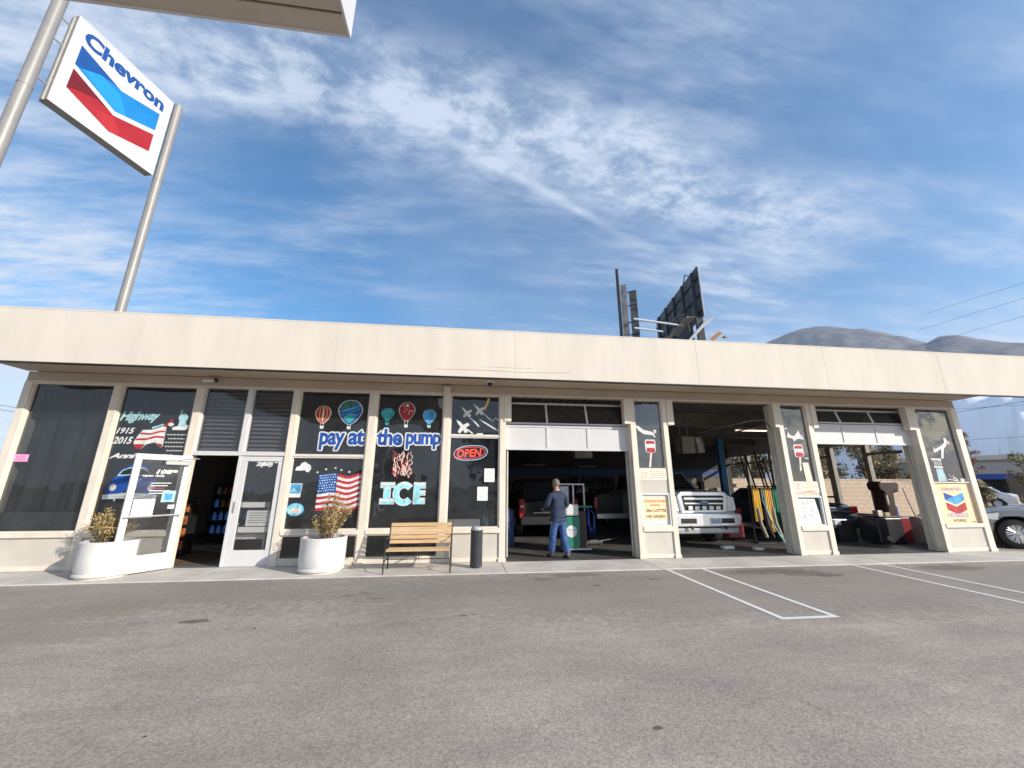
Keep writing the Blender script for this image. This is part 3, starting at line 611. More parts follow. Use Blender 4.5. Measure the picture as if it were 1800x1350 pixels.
def f(m):
    n=24; x0,x1=-2.92,-2.075; zt0=1.70; H_=.70
    def pt(u,v): return (x0+(x1-x0)*u - .0*v, zt0-H_*v+wav(u)-(.0 if 0 else 0))
    for s in range(13):
        u0=0 if s>=7 else .42
        top=[pt(u0+(1-u0)*i/n,s/13) for i in range(n+1)]; bot=[pt(u0+(1-u0)*i/n,(s+1)/13) for i in range(n+1)][::-1]
        m.flat(top+bot,PR if s%2==0 else PW,AF,.0005*(s%2))
    m.flat([pt(.42*i/8,0) for i in range(9)]+[pt(.42*i/8,7/13) for i in range(9)][::-1],PB,AF,.001)
    rd=random.Random(4)
    for r in range(7):
        for c in range(7):
            a,b=pt(.03+.055*c+.02*(r%2),.03+.072*r); m.ell(a,b,.016,.013,PLB if (r+c)%3 else PW,AF,.002,7,.3,r*9+c)
    for (a,b) in ((-2.96,1.74),(-2.80,1.80),(-2.62,1.83),(-2.50,1.79),(-2.34,1.75)): m.ell(a,b,.022,.018,PW,AF,.001,8,.2,int(a*100))
art(W3b,'painted_flag',f,'waving striped flag with stars painted on glass')
def f(m):
    m.flat([(-3.40,1.775),(-3.37,1.85),(-3.32,1.86),(-3.29,1.92),(-3.22,1.95),(-3.17,1.91),(-3.11,1.88),(-3.09,1.81),(-3.13,1.74),(-3.19,1.75),(-3.20,1.78),(-3.30,1.77)],PW,AF)
art(W3b,'painted_cloud',f)
def f(m):
    m.flat([(-3.44,1.25),(-3.23,1.25),(-3.22,1.52),(-3.45,1.52)],PW,AF); m.rect(-3.435,-3.235,1.325,1.505,PB2,AF,.001); m.flat([(-3.43,1.36),(-3.37,1.44),(-3.33,1.40),(-3.29,1.35)],PLB,AF,.002)
art(W3b,'sticker',f,'square blue sticker on the glass')
def f(m):
    m.ell(-3.29,1.02,.165,.125,PB2,AF,0,28); m.ell(-3.29,1.02,.15,.11,PCY,AF,.001,28); m.ell(-3.285,1.0,.10,.055,PCR,AF,.002,24); m.line([(-3.36,.98),(-3.22,.985)],.02,PNK,AF,.003)
art(W3b,'sticker',f,'oval turquoise sticker on the glass')
def jet(m,x,z,s,k,h):
    a=math.atan2(-.30,.36)*1; 
    L_=[(0,0),(.10,.025),(.17,.03),(.20,.12),(.25,.12),(.245,.03),(.30,.045),(.33,.0),(.30,-.045),(.245,-.03),(.25,-.12),(.20,-.12),(.17,-.03),(.10,-.025)]
    ca,sa=math.cos(R(-48)),math.sin(R(-48)); m.flat([(x+s*(p*ca-q*sa),z+s*(p*sa+q*ca)) for p,q in L_],k,AF,h)
def f(m):
    jet(m,-.11,3.18,.95,PW,0); jet(m,-.22,2.90,1.2,PW,.0004); jet(m,.16,3.25,1.0,PW,.0008)
    m.line([(.09,2.93),(.22,2.82),(.29,2.74)],.03,PW,AF,.001); m.line([(.30,2.90),(.50,2.78),(.74,2.64)],.03,PW,AF,.001); m.line([(.06,2.66),(.16,2.58)],.03,PW,AF,.001)
    m.line([(.40,3.02),(.50,2.93),(.60,2.87),(.65,2.94),(.74,2.87)],.025,PW,AF,.001); m.line([(.50,3.38),(.46,3.25),(.40,3.12)],.05,PY,AF,.001)
    m.line([(.25,2.57),(.38,2.58)],.04,PW,AF,.002)
art(W5,'painted_jets',f,'white jets and their trails painted on glass')
def pops(m,x,z,lean):
    w,h=.125,.30
    m.flat([(x-w,z-h*.95),(x-w*1.05,z-.04),(x-w*.8,z),(x+w*.85,z),(x+w,z-.04),(x+w*.95,z-h*.9),(x+w*.7,z-h),(x-w*.7,z-h)],PW,AF)
    m.flat([(x-w*.85,z-.10),(x-w*.8,z-.03),(x+w*.8,z-.03),(x+w*.85,z-.10)],PR,AF,.001); m.flat([(x-w*.9,z-.28),(x-w*.7,z-.19),(x+w*.6,z-.19),(x+w*.85,z-.22),(x+w*.8,z-.29),(x,z-.30)],PR,AF,.001)
    m.flat([(x-.025,z-.302),(x+.025,z-.302),(x+.025+lean,z-.62),(x-.02+lean,z-.62)],PCR,AF,.0015)
def f(m): 
    pops(m,4.23,2.52,-.06); m.flat([(3.90,2.84),(3.97,2.83),(4.10,2.74),(4.28,2.70),(4.36,2.66),(4.30,2.62),(4.10,2.64),(3.97,2.72)],PW,AF); m.ell(4.36,2.71,.045,.04,PW,AF,.001,10,.2,1); m.ell(4.33,2.70,.02,.022,PR,AF,.002,8); m.line([(4.30,2.66),(4.36,2.58)],.035,PW,AF,.001)
art(W6,'painted_ice_lolly',f,'red and white ice lolly painted on glass')
def f(m):
    pops(m,7.98,2.46,-.05); m.flat([(7.72,2.63),(7.78,2.76),(7.84,2.68),(7.92,2.66),(7.99,2.72),(8.06,2.80),(8.10,2.70),(8.16,2.66),(8.17,2.58),(8.05,2.60),(7.97,2.58),(7.90,2.53),(7.87,2.60),(7.80,2.62)],PW,AF,0)
    m.line([(7.70,2.84),(7.78,2.85)],.025,PW,AF); m.line([(8.10,2.66),(8.14,2.62)],.02,PDB,AF,.001); m.flat([(8.01,2.03),(8.17,2.03),(8.20,1.60),(8.03,1.60)],mat('pale_board2',(.72,.68,.56),.7,var=.15,scale=14),AF,.001); m.line([(8.10,2.14),(8.2,2.13)],.025,PW,AF)
art(W7,'painted_ice_lolly',f,'red and white ice lolly painted below white shapes')
def f(m):
    m.flat([(11.60,2.17),(11.90,2.165),(11.89,2.12),(11.60,2.13)],PW,AF)
    for i in range(5): m.line([(11.66+i*.05,2.12),(11.68+i*.045,1.99)],.02,PW,AF)
    m.flat([(11.64,1.98),(11.88,1.975),(11.90,1.93),(11.63,1.94)],PW,AF); m.flat([(11.67,1.92),(11.87,1.92),(11.91,1.61),(11.66,1.61)],PLB,AF)
    for i in range(6): m.line([(11.69,1.89-i*.045),(11.86,1.885-i*.045)],.008,PW,AF,.001)
    m.flat([(11.98,2.17),(11.91,2.17),(11.98,2.40),(11.88,2.36),(11.78,2.31),(11.74,2.34),(11.76,2.46),(11.80,2.40),(11.90,2.44),(12.04,2.50),(12.13,2.58),(12.13,2.68),(12.20,2.69),(12.22,2.60),(12.17,2.50),(12.07,2.42)],PW,AF,.001)
    m.ell(12.24,2.57,.035,.05,PNK,AF,.002,10,.2); m.line([(12.05,1.64),(12.14,1.70),(12.22,1.64)],.03,PW,AF); m.line([(12.0,1.78),(12.06,1.70),(12.14,1.78),(12.10,1.66)],.014,PW,AF); m.line([(11.95,1.66),(12.24,1.62)],.02,PW,AF); m.rect(12.30,12.46,1.60,1.68,PW,AF)
art(W8,'painted_figure',f,'white figure and column painted on glass')
#@@PAPERS
# ---------------------------------------------------------------- papers, posters and small fittings
def sheet(name,x0,x1,z0,z1,y,m_,label,cat,fn=None,group=None,t=.004):
    m=MB(); m.box(x0,x1,y,y+t,z0,z1,m_)
    fr=FR((0,y-.0012,0),(1,0,0),(0,0,1)); o=m.build(name,m_,None,label=label,cat=cat,group=group)
    if fn: k=MB(); fn(k,fr); k.build('printing',INKG,o)
    return o
def lines(k,fr,x0,x1,z0,z1,n,ink=INKG,sd_=1,w=.010):
    rd=random.Random(sd_)
    for i in range(n):
        z=z1-(z1-z0)*(i+.5)/n; x=x0+rd.uniform(0,.03)
        while x<x1-.02:
            d=rd.uniform(.015,.06); k.rect(x,min(x+d,x1),z-w/2,z+w/2,ink,fr,0); x+=d+rd.uniform(.01,.03)
sheet('paper_notice',.43,.65,1.56,1.84,.036,PAPER,'white paper notice on the glass, the higher of the two beside the neon sign','notice',lambda k,f:lines(k,f,.46,.62,1.59,1.78,6,w=.007))
sheet('paper_notice',.29,.51,1.18,1.46,.036,PAPER,'white paper notice on the glass, the lower of the two beside the neon sign','notice',lambda k,f:lines(k,f,.32,.48,1.21,1.38,5,sd_=4,w=.007))
sheet('paper_notice',-8.43,-8.19,1.905,2.04,.036,PKP,'small bright pink notice stuck low on the leftmost dark window','notice',lambda k,f:lines(k,f,-8.41,-8.21,1.92,2.02,3,INKR,w=.012))
sheet('price_strip',3.88,4.54,1.62,1.845,-.006,TANP,'cream printed strip under the lolly painting on the pillar between first and second bay','sign',lambda k,f:(lines(k,f,3.90,4.10,1.64,1.80,4,INKR,2,.012),lines(k,f,4.14,4.50,1.65,1.82,4,INKB,3,.009)))
sheet('price_strip',7.635,8.29,1.34,1.565,-.006,TANP,'cream and orange printed strip on the pillar between second and third bay','sign',lambda k,f:(lines(k,f,7.65,7.80,1.40,1.54,3,INKB,5,.014),lines(k,f,7.84,8.26,1.44,1.54,2,INKB,6,.009),k.flat([(7.66,1.35),(8.27,1.35),(8.05,1.39),(7.9,1.37)],INKO,f,0)))
def f(k,fr):
    k.text('COOLANT FLUSH',3.955,4.46,1.135,1.185,INKR,fr,0,off=.03); k.text('(2009)',4.09,4.31,1.045,1.095,INKR,fr,0,off=.03,shear=.2)
    k.text('50x LOTTIS',3.99,4.45,.93,.995,INKB,fr,0,off=.03); k.text('HIS ARISEN',3.99,4.42,.81,.87,INKB,fr,0,off=.03)
sheet('poster',3.93,4.505,.675,1.285,.03,PAPER,'white bordered orange poster with red heading framed on the pillar left of the truck','poster',None)
o=sheet('poster_print',3.945,4.495,.765,1.235,.024,ORP2,'orange printed sheet with red heading laid over the white poster left of the truck','poster',f)
def f(k,fr):
    lines(k,fr,7.76,8.08,1.06,1.17,2,INKG,3,.012); k.line([(7.78,1.12),(7.9,1.08),(8.0,1.12)],.01,INKG,fr)
    lines(k,fr,7.74,8.12,1.00,1.03,1,INKG,8,.012); k.line([(7.78,.94),(8.16,.70)],.010,INKG,fr)
    rd=random.Random(8)
    for i in range(12):
        a,b=rd.uniform(7.95,8.14),rd.uniform(.80,.97); k.line([(a,b),(a+.03,b+.02),(a+.045,b-.015)],.007,INKG,fr)
        a,b=rd.uniform(7.74,7.90),rd.uniform(.66,.84); k.line([(a,b),(a+.03,b-.02),(a+.045,b+.015)],.007,INKG,fr)
m=MB(); m.prism([(7.69,.645),(8.235,.645),(8.14,1.20),(7.69,1.215)],.030,.034,PAPER); o=m.build('poster',PAPER,None,label='white line drawn poster framed on the pillar right of the truck',cat='poster'); k=MB(); f(k,FR((0,.0285,0),(1,0,0),(0,0,1))); k.build('printing',INKG,o)
def chev(k,fr,x0,x1,ztop,s,h=0):
    W=x1-x0
    def q(pts,c,hh): k.flat([(x0+W*a,ztop+s*b) for a,b in pts],c,fr,hh)
    q([(0,0),(.5,-.165),(1,0),(1,-.32),(.5,-.52),(0,-.32)],PB2,h); q([(0,0),(.45,-.15),(.05,-.32),(0,-.32)],PB,h+.001)
    q([(0,-.40),(.5,-.60),(1,-.40),(1,-.72),(.5,-.92),(0,-.72)],PR,h)
def f(k,fr):
    k.text('GUARANTEED',11.64,12.22,1.39,1.46,mat('violet_ink',(.30,.15,.35),.8),fr,0,off=.02); chev(k,fr,11.68,12.24,1.345,.56)
    k.text('CHEVRON',11.66,12.22,.775,.855,PW,fr,0,off=.04,sp=1.05,outline=mat('violet_ink',(0,0,0)),ow=.008); k.text('WORKS',11.75,12.12,.66,.725,INKB,fr,0,off=.03); lines(k,fr,12.28,12.44,.65,.68,1,INKB,3,.02)
sheet('poster',11.43,12.48,.635,1.565,.034,ORP2,'large orange poster with blue and red chevron emblem on the rightmost pillar','poster',f)
# neon sign
NE=empty('neon_sign',(0,0,0),label='neon OPEN sign in red letters inside a blue white oval behind the glass',cat='neon sign')
NR=mat('neon_red',(.9,.12,.06),.4,emit=(1,.10,.05,1.6)); NB=mat('neon_blue',(.75,.85,1),.4,emit=(.45,.65,1,1.2))
def oval(cx,cz,rx,rz,y,n=36): return [(cx+rx*abs(math.cos(t))**.75*(1 if math.cos(t)>=0 else -1),y,cz+rz*math.sin(t)+(cx+rx*math.cos(t)-cx)*.09) for t in [2*math.pi*i/n for i in range(n+1)]]
m=MB(); m.tube(oval(.13,2.17,.36,.155,.085),.010,6); m.build('oval_tube',NB,NE)
m=MB(); m.tube(oval(.10,2.17,.335,.12,.075),.007,6); m.build('inner_tube',NR,NE)
m=MB(); m.text('OPEN',-.17,.36,2.06,2.235,None,FR((0,.07,0),(1,0,0),(0,0,1)),0,off=.03,shear=.1,slope=.035); m.build('letters',NR,NE)
m=MB(); m.add([(p[0],.10,p[2]) for p in oval(.13,2.17,.35,.145,0)[:-1]],[tuple(range(36))]); m.build('back_plate',mat('navy_plate',(.02,.03,.09),.5),NE)
m=MB(); m.tube([(.30,.09,2.32),(.30,.09,2.5)],.006,5); m.tube([(0,.09,2.3),(0,.09,2.5)],.004,5); m.build('cord',BLACKM,NE)
# things on the sill inside
m=MB(); m.box(-.30,.36,.10,.30,.66,.80); m.build('carton',mat('carton_white',(.75,.75,.74),.7,var=.05),None,.01,label='long low white carton on the sill under the neon sign',cat='box')
def bottle(x,y,z,h,r,m_,label,capm=DARKP):
    e=empty('bottle',(x,y,z),label=label,cat='bottle'); m=MB(); m.lathe([(0,0),(r,0),(r,h*.62),(r*.42,h*.78),(r*.38,h*.92),(0,h*.92)],n=14); m.build('body',m_,e,smooth=40); m=MB(); m.lathe([(0,h*.92),(r*.45,h*.92),(r*.45,h),(0,h)],n=10); m.build('cap',capm,e); return e
bottle(.44,.16,.665,.24,.045,mat('bottle_green',(.03,.12,.10),.3),'dark green bottle on the sill, left of the pale one')
bottle(.52,.18,.665,.22,.04,mat('bottle_pale',(.45,.55,.55),.3),'pale grey bottle on the sill between green bottle and figurine')
e=empty('figurine',(.63,.15,.665),label='small figurine in turquoise with red top on the window sill',cat='figurine')
m=MB(); m.lathe([(0,0),(.055,0),(.045,.1),(.03,.15),(0,.15)],n=12); m.build('dress',PT,e,smooth=True)
m=MB(); m.lathe([(0,.15),(.032,.16),(.035,.20),(.02,.24),(0,.25)],n=12); m.build('head',PR,e,smooth=True)
# cameras under the soffit and the little junction box
e=empty('security_camera',(-5.16,-.02,3.56),label='bullet security camera on the header above the shop door',cat='camera')
m=MB(); m.tube([(.02,-.10,0),(-.16,-.16,-.03)],.032,12); m.build('body',WHITE2,e,smooth=50); m=MB(); m.tube([(.07,-.085,.01),(.02,-.101,0)],.045,12); m.build('lens_ring',BLACKM,e); m=MB(); m.tube([(-.05,-.11,0),(-.05,.0,.02)],.012,8); m.build('bracket',GREYM,e)
e=empty('dome_camera',(.49,-.45,3.655),label='white dome security camera hanging from the soffit above the right shop window',cat='camera')
m=MB(); m.lathe([(0,0),(.09,0),(.09,-.03),(.075,-.045),(0,-.045)],n=20); m.build('body',WHITE2,e,smooth=40); m=MB(); m.lathe([(.06,-.046),(.055,-.08),(.035,-.10),(0,-.108)],n=16); m.build('dome',DARKP,e,smooth=True)
m=MB(); m.box(-.50,-.36,-.10,-.023,3.45,3.60); m.build('junction_box',TRIM,None,.008,label='small square cream box on the header right of the ICE window',cat='electrical box')
#@@SIGN
# ---------------------------------------------------------------- tall sign on two poles
SA=Vector((-9.705,-.373,12.6)); SU=Vector((.28858,.95745,0)).normalized(); SL=2.256; SN=SU.cross(Vector((0,0,1)))
PS=empty('pole_sign',(-9.6,.6,0),label='tall white lit box sign with blue and red chevron emblem held between two grey poles',cat='sign')
PSi=Matrix.Translation((9.6,-.6,0))
sf=(SA,SU,Vector((0,0,1)),SN)
def world_build(m,name,m_,parent,**k):
    o=m.build(name,m_,parent,**k); o.matrix_parent_inverse=Matrix.Translation(-parent.location); return o
def sbox(m,a,b,c,d,h0,h1,mm=None):
    P=[]
    for hh in (h0,h1):
        for p,q in ((a,c),(b,c),(b,d),(a,d)): P.append(SA+SU*p+Vector((0,0,1))*q+SN*hh)
    m.add(P,[(3,2,1,0),(4,5,6,7),(0,1,5,4),(1,2,6,5),(2,3,7,6),(3,0,4,7)],mm)
SH=1.165*SL
m=MB(); sbox(m,0,SL,-SH,0,-.26,-.012); world_build(m,'cabinet',mat('sign_cabinet',(.30,.27,.23),.5,var=.1),PS,bevel=.01)
m=MB(); sbox(m,.0,SL,-SH,-SH+.03,-.011,.012); sbox(m,0,SL,-.03,0,-.011,.012); sbox(m,0,.03,-SH+.031,-.031,-.011,.012); sbox(m,SL-.03,SL,-SH+.031,-.031,-.011,.012); world_build(m,'retainer',WHITE,PS)
m=MB(); sbox(m,.0305,SL-.0305,-SH+.0305,-.0305,-.010,.004); world_build(m,'face_panel',mat('sign_face',(.57,.55,.58),.35,var=.02),PS)
SB=mat('sign_blue',(.01,.19,.50),.7,spec=.2,var=.08,scale=1.5); SBD=mat('sign_blue_dark',(.008,.07,.27),.7,spec=.2,var=.05); SBL=mat('sign_blue_light',(.015,.25,.58),.7,spec=.2,var=.03)
SR=mat('sign_red',(.32,.018,.028),.7,spec=.2,var=.10,scale=1.5); SRD=mat('sign_red_dark',(.14,.01,.02),.7,spec=.2); SRL=mat('sign_red_light',(.38,.025,.035),.7,spec=.2)
def sf_flat(m,pts,c,h): m.flat([(a*SL,b*SL) for a,b in pts],c,sf,h)
m=MB()
m.text('Chevron',.085*SL,.915*SL,-.265*SL,-.075*SL,SBD,sf,.006,off=.045,sp=1.0)
world_build(m,'lettering',SBD,PS)
m=MB()
sf_flat(m,[(.087,-.31),(.493,-.440),(.895,-.315),(.895,-.577),(.493,-.745),(.087,-.575)],SB,.006)
sf_flat(m,[(.087,-.31),(.455,-.428),(.30,-.455),(.145,-.565),(.087,-.575)],SBD,.008); sf_flat(m,[(.145,-.565),(.30,-.455),(.493,-.500),(.60,-.700),(.493,-.745),(.40,-.70)],SBL,.0075)
sf_flat(m,[(.09,-.636),(.494,-.805),(.895,-.645),(.895,-.903),(.497,-1.032),(.088,-.896)],SR,.006)
sf_flat(m,[(.09,-.636),(.45,-.787),(.33,-.77),(.16,-.845),(.088,-.896)],SRD,.008); sf_flat(m,[(.494,-.83),(.60,-.95),(.56,-1.011),(.497,-1.032),(.40,-1.0),(.33,-.90)],SRL,.0075)
world_build(m,'emblem',SB,PS)
PLp=SA-SU*.35; PRp=SA+SU*(SL+.15)
POLE=mat('pole_grey',(.27,.26,.25),.45,.1,var=.06,scale=2,bump=.1)
for p,h,r in ((PLp,15.5,.115),(PRp,12.62,.105)):
    m=MB(); m.tube([(p.x,p.y,-.02),(p.x,p.y,h*.5),(p.x,p.y,h)],r,24); m.tube([(p.x,p.y,h),(p.x,p.y,h+.04)],r*.7,16); m.tube([(p.x,p.y,9.9),(p.x,p.y,9.92)],r+.006,24); world_build(m,'pole',POLE,PS,smooth=50)
for z in (-.35,-1.0,-2.2):
    for c,d in ((SA,-SU*.30),(SA+SU*SL,SU*.1)):
        m=MB(); c=c+Vector((0,0,z))-SN*.13; m.tube([c,c+d],.024,8); world_build(m,'arm',ALU,PS)
m=MB(); c=SA-SN*.13; m.tube([c+Vector((0,0,-.05)),c+Vector((0,0,-SH))],.03,8); world_build(m,'conduit',GREYM,PS)
#@@CANOPY
CP=empty('pump_canopy',(-.97,-6.08,0),label='flat fuel canopy with brown grey underside over the upper left of the view',cat='canopy')
CPM=mat('canopy_panel',(.50,.44,.37),.6,var=.05,scale=.8)
m=MB(); x0,x1,y0,y1=-9.0,-.97,-14.5,-6.08; z=4.8
seams=[x1-.0,x1-.95,-3.6,-5.2,-6.8,-9.0]
for a,b in zip(seams[1:],seams[:-1]):
    m.box(a+.006,b-.006-(.02 if b==x1 else 0),y0+.05,y1-.16,z+.012,z+.05); 
m.box(x0+.05,x1-.02,y1-.145,y1-.02,z+.006,z+.05)
world_build(m,'underside',CPM,CP)
m=MB(); m.box(x0,x1-.021,y1-.02,y1,z,z+.95); m.box(x0,x1-.021,y0,y0+.02,z,z+.95); m.box(x1-.02,x1,y0,y1,z,z+.95); m.box(x0,x0+.02,y0+.021,y1-.021,z,z+.95); world_build(m,'fascia',WHITE,CP)
m=MB(); m.box(x0+.03,x1-.03,y0+.03,y1-.03,z+.06,z+.9); world_build(m,'deck',GREYM,CP)
for px,py in ((-4.2,-11.9),):
    m=MB(); m.box(px-.13,px+.13,py-.13,py+.13,0,z+.01); world_build(m,'column',WHITE,CP)
#@@FURNITURE
# ---------------------------------------------------------------- planters, bench, ash can
def planter(x,y,h,label):
    e=empty('planter',(x,y,0),label=label,cat='planter'); m=MB()
    m.lathe([(0,.03),(.37,.03),(.385,.045),(.385,.07),(.36,.085),(.380,.12),(.387,.3),(.387,h-.05),(.392,h-.01),(.375,h),(.345,h),(.335,h-.03),(.33,h-.06)],n=48); m.build('pot',mat('planter_white',(.60,.60,.60),.6,var=.0,col2=(.70,.695,.68),scale=4,bump=.15,bscale=18),e,smooth=50)
    m=MB(); m.lathe([(0,0),(.34,0),(.34,.03),(0,.03)],n=32); m.build('base',TRIM,e)
    m=MB(); m.lathe([(.335,h-.06),(.2,h-.045),(0,h-.04)],n=24); m.build('soil',mat('soil',(.05,.035,.02),.95,var=.4,scale=30,bump=1),e); return e
planter(-5.98,-.52,.57,'round white planter with low dry shrub beside the open shop door'); planter(-2.50,-.50,.58,'round white planter with tall dry shrub in front of the flag window')
LEAFO=mat('shrub_olive',(.14,.125,.04),.7,var=.0,scale=9,col2=(.26,.20,.08)); LEAFY=mat('shrub_straw',(.42,.29,.12),.7,var=.0,scale=9,col2=(.60,.46,.24)); TWIG=mat('twig',(.16,.10,.055),.8)
def shrub(x,y,z,h,w,label,sd_,lean=0):
    rd=random.Random(sd_); e=empty('shrub',(x,y,z),label=label,cat='shrub'); tw=MB(); fo=MB()
    for i in range(46):
        a=rd.uniform(0,6.28); r0=rd.uniform(0,.12); r1=w*rd.uniform(.25,1)*(.9); hh=h*rd.uniform(.45,1)*(1-.35*(r1/w)**2)
        p0=Vector((r0*math.cos(a),r0*math.sin(a),-.03)); p2=Vector((r1*math.cos(a)+lean*hh,r1*math.sin(a)*.8,hh)); p1=(p0+p2)/2+Vector((rd.uniform(-.04,.04),rd.uniform(-.04,.04),.05)); 
        pts=[p0*(1-t)*(1-t)+p1*2*t*(1-t)+p2*t*t for t in [j/5 for j in range(6)]]; tw.tube(pts,.006,4,r1=.002,caps=False)
        for j in range(95):
            t=rd.uniform(.25,1.02); q=p0*(1-t)*(1-t)+p1*2*t*(1-t)+p2*t*t+Vector((rd.gauss(0,.025),rd.gauss(0,.025),rd.gauss(0,.02)))
            d=Vector((rd.gauss(0,.6),rd.gauss(0,.6),rd.uniform(.1,1))).normalized(); s_=rd.uniform(.010,.024); b=d.orthogonal().normalized(); b.rotate(Matrix.Rotation(rd.uniform(0,6.28),3,d))
            fo.add([q,q+d*s_+b*s_*.4,q+d*s_*2.2,q+d*s_-b*s_*.4],[(0,1,2,3)],LEAFY if rd.random()<(.35+.3*t) else LEAFO)
    tw.build('stem',TWIG,e); fo.build('foliage',LEAFO,e); return e
shrub(-6.04,-.52,.52,.60,.40,'low straw coloured dry shrub growing in the planter by the open door',3,.05); shrub(-2.46,-.50,.53,.86,.38,'tall straw coloured dry shrub growing in the planter before the flag window',7,.12)
BE=empty('bench',(-.765,-.66,0),label='wooden slatted bench with black iron ends below the ICE window',cat='bench')
m=MB()
for i,yy in enumerate((-.24,-.165,-.09,-.015,.06)): m.box(-.56,.56,yy,yy+.062,.355-.008*(i>3),.385-.008*(i>3))
m.build('seat',WOOD,BE,bevel=.005)
m=MB()
for i,(zz,yy) in enumerate(((.44,.145),(.515,.16),(.59,.175),(.665,.19),(.735,.205))): m.box(-.565,.565,yy,yy+.022,zz,zz+.062)
m.build('backrest',WOOD,BE,bevel=.005)
for sx in (-1,1):
    m=MB(); x=sx*.575
    m.tube([(x,-.27,0),(x,-.235,.35),(x,-.21,.37),(x,.10,.36),(x,.14,.42),(x,.225,.80)],.013,8); m.tube([(x,.19,0),(x,.10,.36)],.013,8); m.tube([(x,-.25,.16),(x,-.05,.22),(x,.15,.16)],.009,6); m.tube([(x,-.235,.35),(x,-.25,.52),(x,-.18,.56),(x,.05,.55),(x,.175,.58)],.012,8); m.tube([(x,-.15,.36),(x,-.05,.44),(x,.05,.40),(x,.0,.37)],.007,6)
    m.build('end_frame',BLACKM,BE,smooth=60)
m=MB(); m.tube([(-.575,-.05,.20),(.575,-.05,.20)],.008,6); m.tube([(0,-.05,.20),(0,-.05,.36)],.008,6); m.build('stretcher',BLACKM,BE)
e=empty('ash_can',(.28,-.52,0),label='dark grey cylindrical ash can standing right of the bench',cat='bin')
m=MB(); m.lathe([(0,.012),(.10,.012),(.115,.03),(.115,.64),(.12,.645),(.12,.66),(.108,.665)],n=32); m.build('body',mat('ash_can_grey',(.05,.055,.065),.5,var=.12),e,smooth=50)
m=MB(); m.lathe([(.108,.665),(.112,.70),(.09,.725),(.04,.73),(.035,.70),(0,.70)],n=28); m.build('lid',mat('lid_grey',(.40,.40,.40),.5),e,smooth=50)
#@@PERSON
# ---------------------------------------------------------------- the mechanic
def skin(name,nodes,edges,m_,parent,sub=2,root=0,**k):
    me=bpy.data.meshes.new(name); me.from_pydata([n[0] for n in nodes],edges,[]); me.materials.append(m_); o=bpy.data.objects.new(name,me); COL.objects.link(o)
    md=o.modifiers.new('skin','SKIN'); md.use_smooth_shade=True; md.branch_smoothing=.6
    sv=me.skin_vertices[0].data
    for i,n in enumerate(nodes):
        r=n[1]; sv[i].radius=(r,r) if isinstance(r,(int,float)) else r; sv[i].use_root=(i==root)
    s=o.modifiers.new('sub','SUBSURF'); s.levels=sub; s.render_levels=sub
    if parent: o.parent=parent
    return tag(o,**k)
SKIN=mat('skin',(.33,.17,.11),.5,var=.06); SHIRT=mat('navy_shirt',(.02,.032,.07),.85,var=.2,scale=6,bump=.5,bscale=22); JEAN=mat('blue_jeans',(.012,.04,.14),.85,var=.0,scale=16,col2=(.06,.13,.33),bump=.6,bscale=16); HAIR=mat('grey_hair',(.17,.14,.12),.8,var=.3,scale=60); SHOE=mat('black_shoe',(.02,.02,.02),.6)
PE=empty('person',(2.06,.22,0),R(16),label='man in navy shirt and blue jeans seen from behind in the first bay',cat='person')
torso=[((0,0,.88),(.15,.11)),((0,.01,1.00),(.145,.105)),((0,.0,1.13),(.155,.11)),((0,.01,1.25),(.16,.11)),((0,.035,1.345),(.08,.07)),((0,.055,1.41),.048)]
hL,hR=(-.09,0,.84),(.09,0,.84)
body=torso+[((0,.075,1.47),(.066,.078)),((0,.08,1.545),(.074,.088)),((0,.075,1.595),(.05,.06)),
 ((-.17,.02,1.30),.058),((-.235,.03,1.07),.044),((-.19,.26,1.00),.030),((-.18,.315,.99),(.030,.016)),
 ((.17,.02,1.30),.058),((.245,.02,1.07),.044),((.17,.24,.98),.030),((.155,.295,.965),(.030,.016)),
 (hL,.085),((-.10,.07,.47),.058),((-.11,.12,.10),.040),((-.11,.18,.05),.035),((-.11,.27,.035),.028),
 (hR,.085),((.12,.02,.46),.058),((.15,-.13,.09),.040),((.155,-.07,.05),.035),((.16,.02,.035),.028),
 ((0,.165,1.50),.014)]
be=[(0,1),(1,2),(2,3),(3,4),(4,5),(5,6),(6,7),(7,8),(3,9),(9,10),(10,11),(11,12),(3,13),(13,14),(14,15),(15,16),(0,17),(17,18),(18,19),(19,20),(20,21),(0,22),(22,23),(23,24),(24,25),(25,26),(6,27)]
# fingers: short chains rooted in each palm
def fingers(ci,sgn):
    c=Vector(body[ci][0])
    for j,(dx,l) in enumerate(((-.024,.060),(-.008,.072),(.008,.068),(.024,.052))):
        a=len(body); body.append((tuple(c+Vector((dx,.035,-.002))),.0085)); body.append((tuple(c+Vector((dx*1.1,.035+l*.5,-.012))),.008)); body.append((tuple(c+Vector((dx*1.1,.035+l*.75,-.04))),.007)); be.extend([(ci,a),(a,a+1),(a+1,a+2)])
    a=len(body); body.append((tuple(c+Vector((-sgn*.034,.0,-.006))),.010)); body.append((tuple(c+Vector((-sgn*.048,.03,-.02))),.008)); be.extend([(ci,a),(a,a+1)])
fingers(12,-1); fingers(16,1)
skin('body',body,be,SKIN,PE)
sh=[((0,0,.90),(.172,.132)),((0,.01,1.02),(.170,.128)),((0,.0,1.14),(.178,.132)),((0,.01,1.24),(.182,.130)),((0,.03,1.335),(.10,.085)),((0,.05,1.372),(.058,.058)),((-.175,.02,1.29),.078),((-.245,.03,1.07),.066),((-.205,.21,1.005),.046),((.175,.02,1.29),.078),((.255,.02,1.07),.066),((.185,.19,.985),.046),((0,0,.83),(.165,.128))]
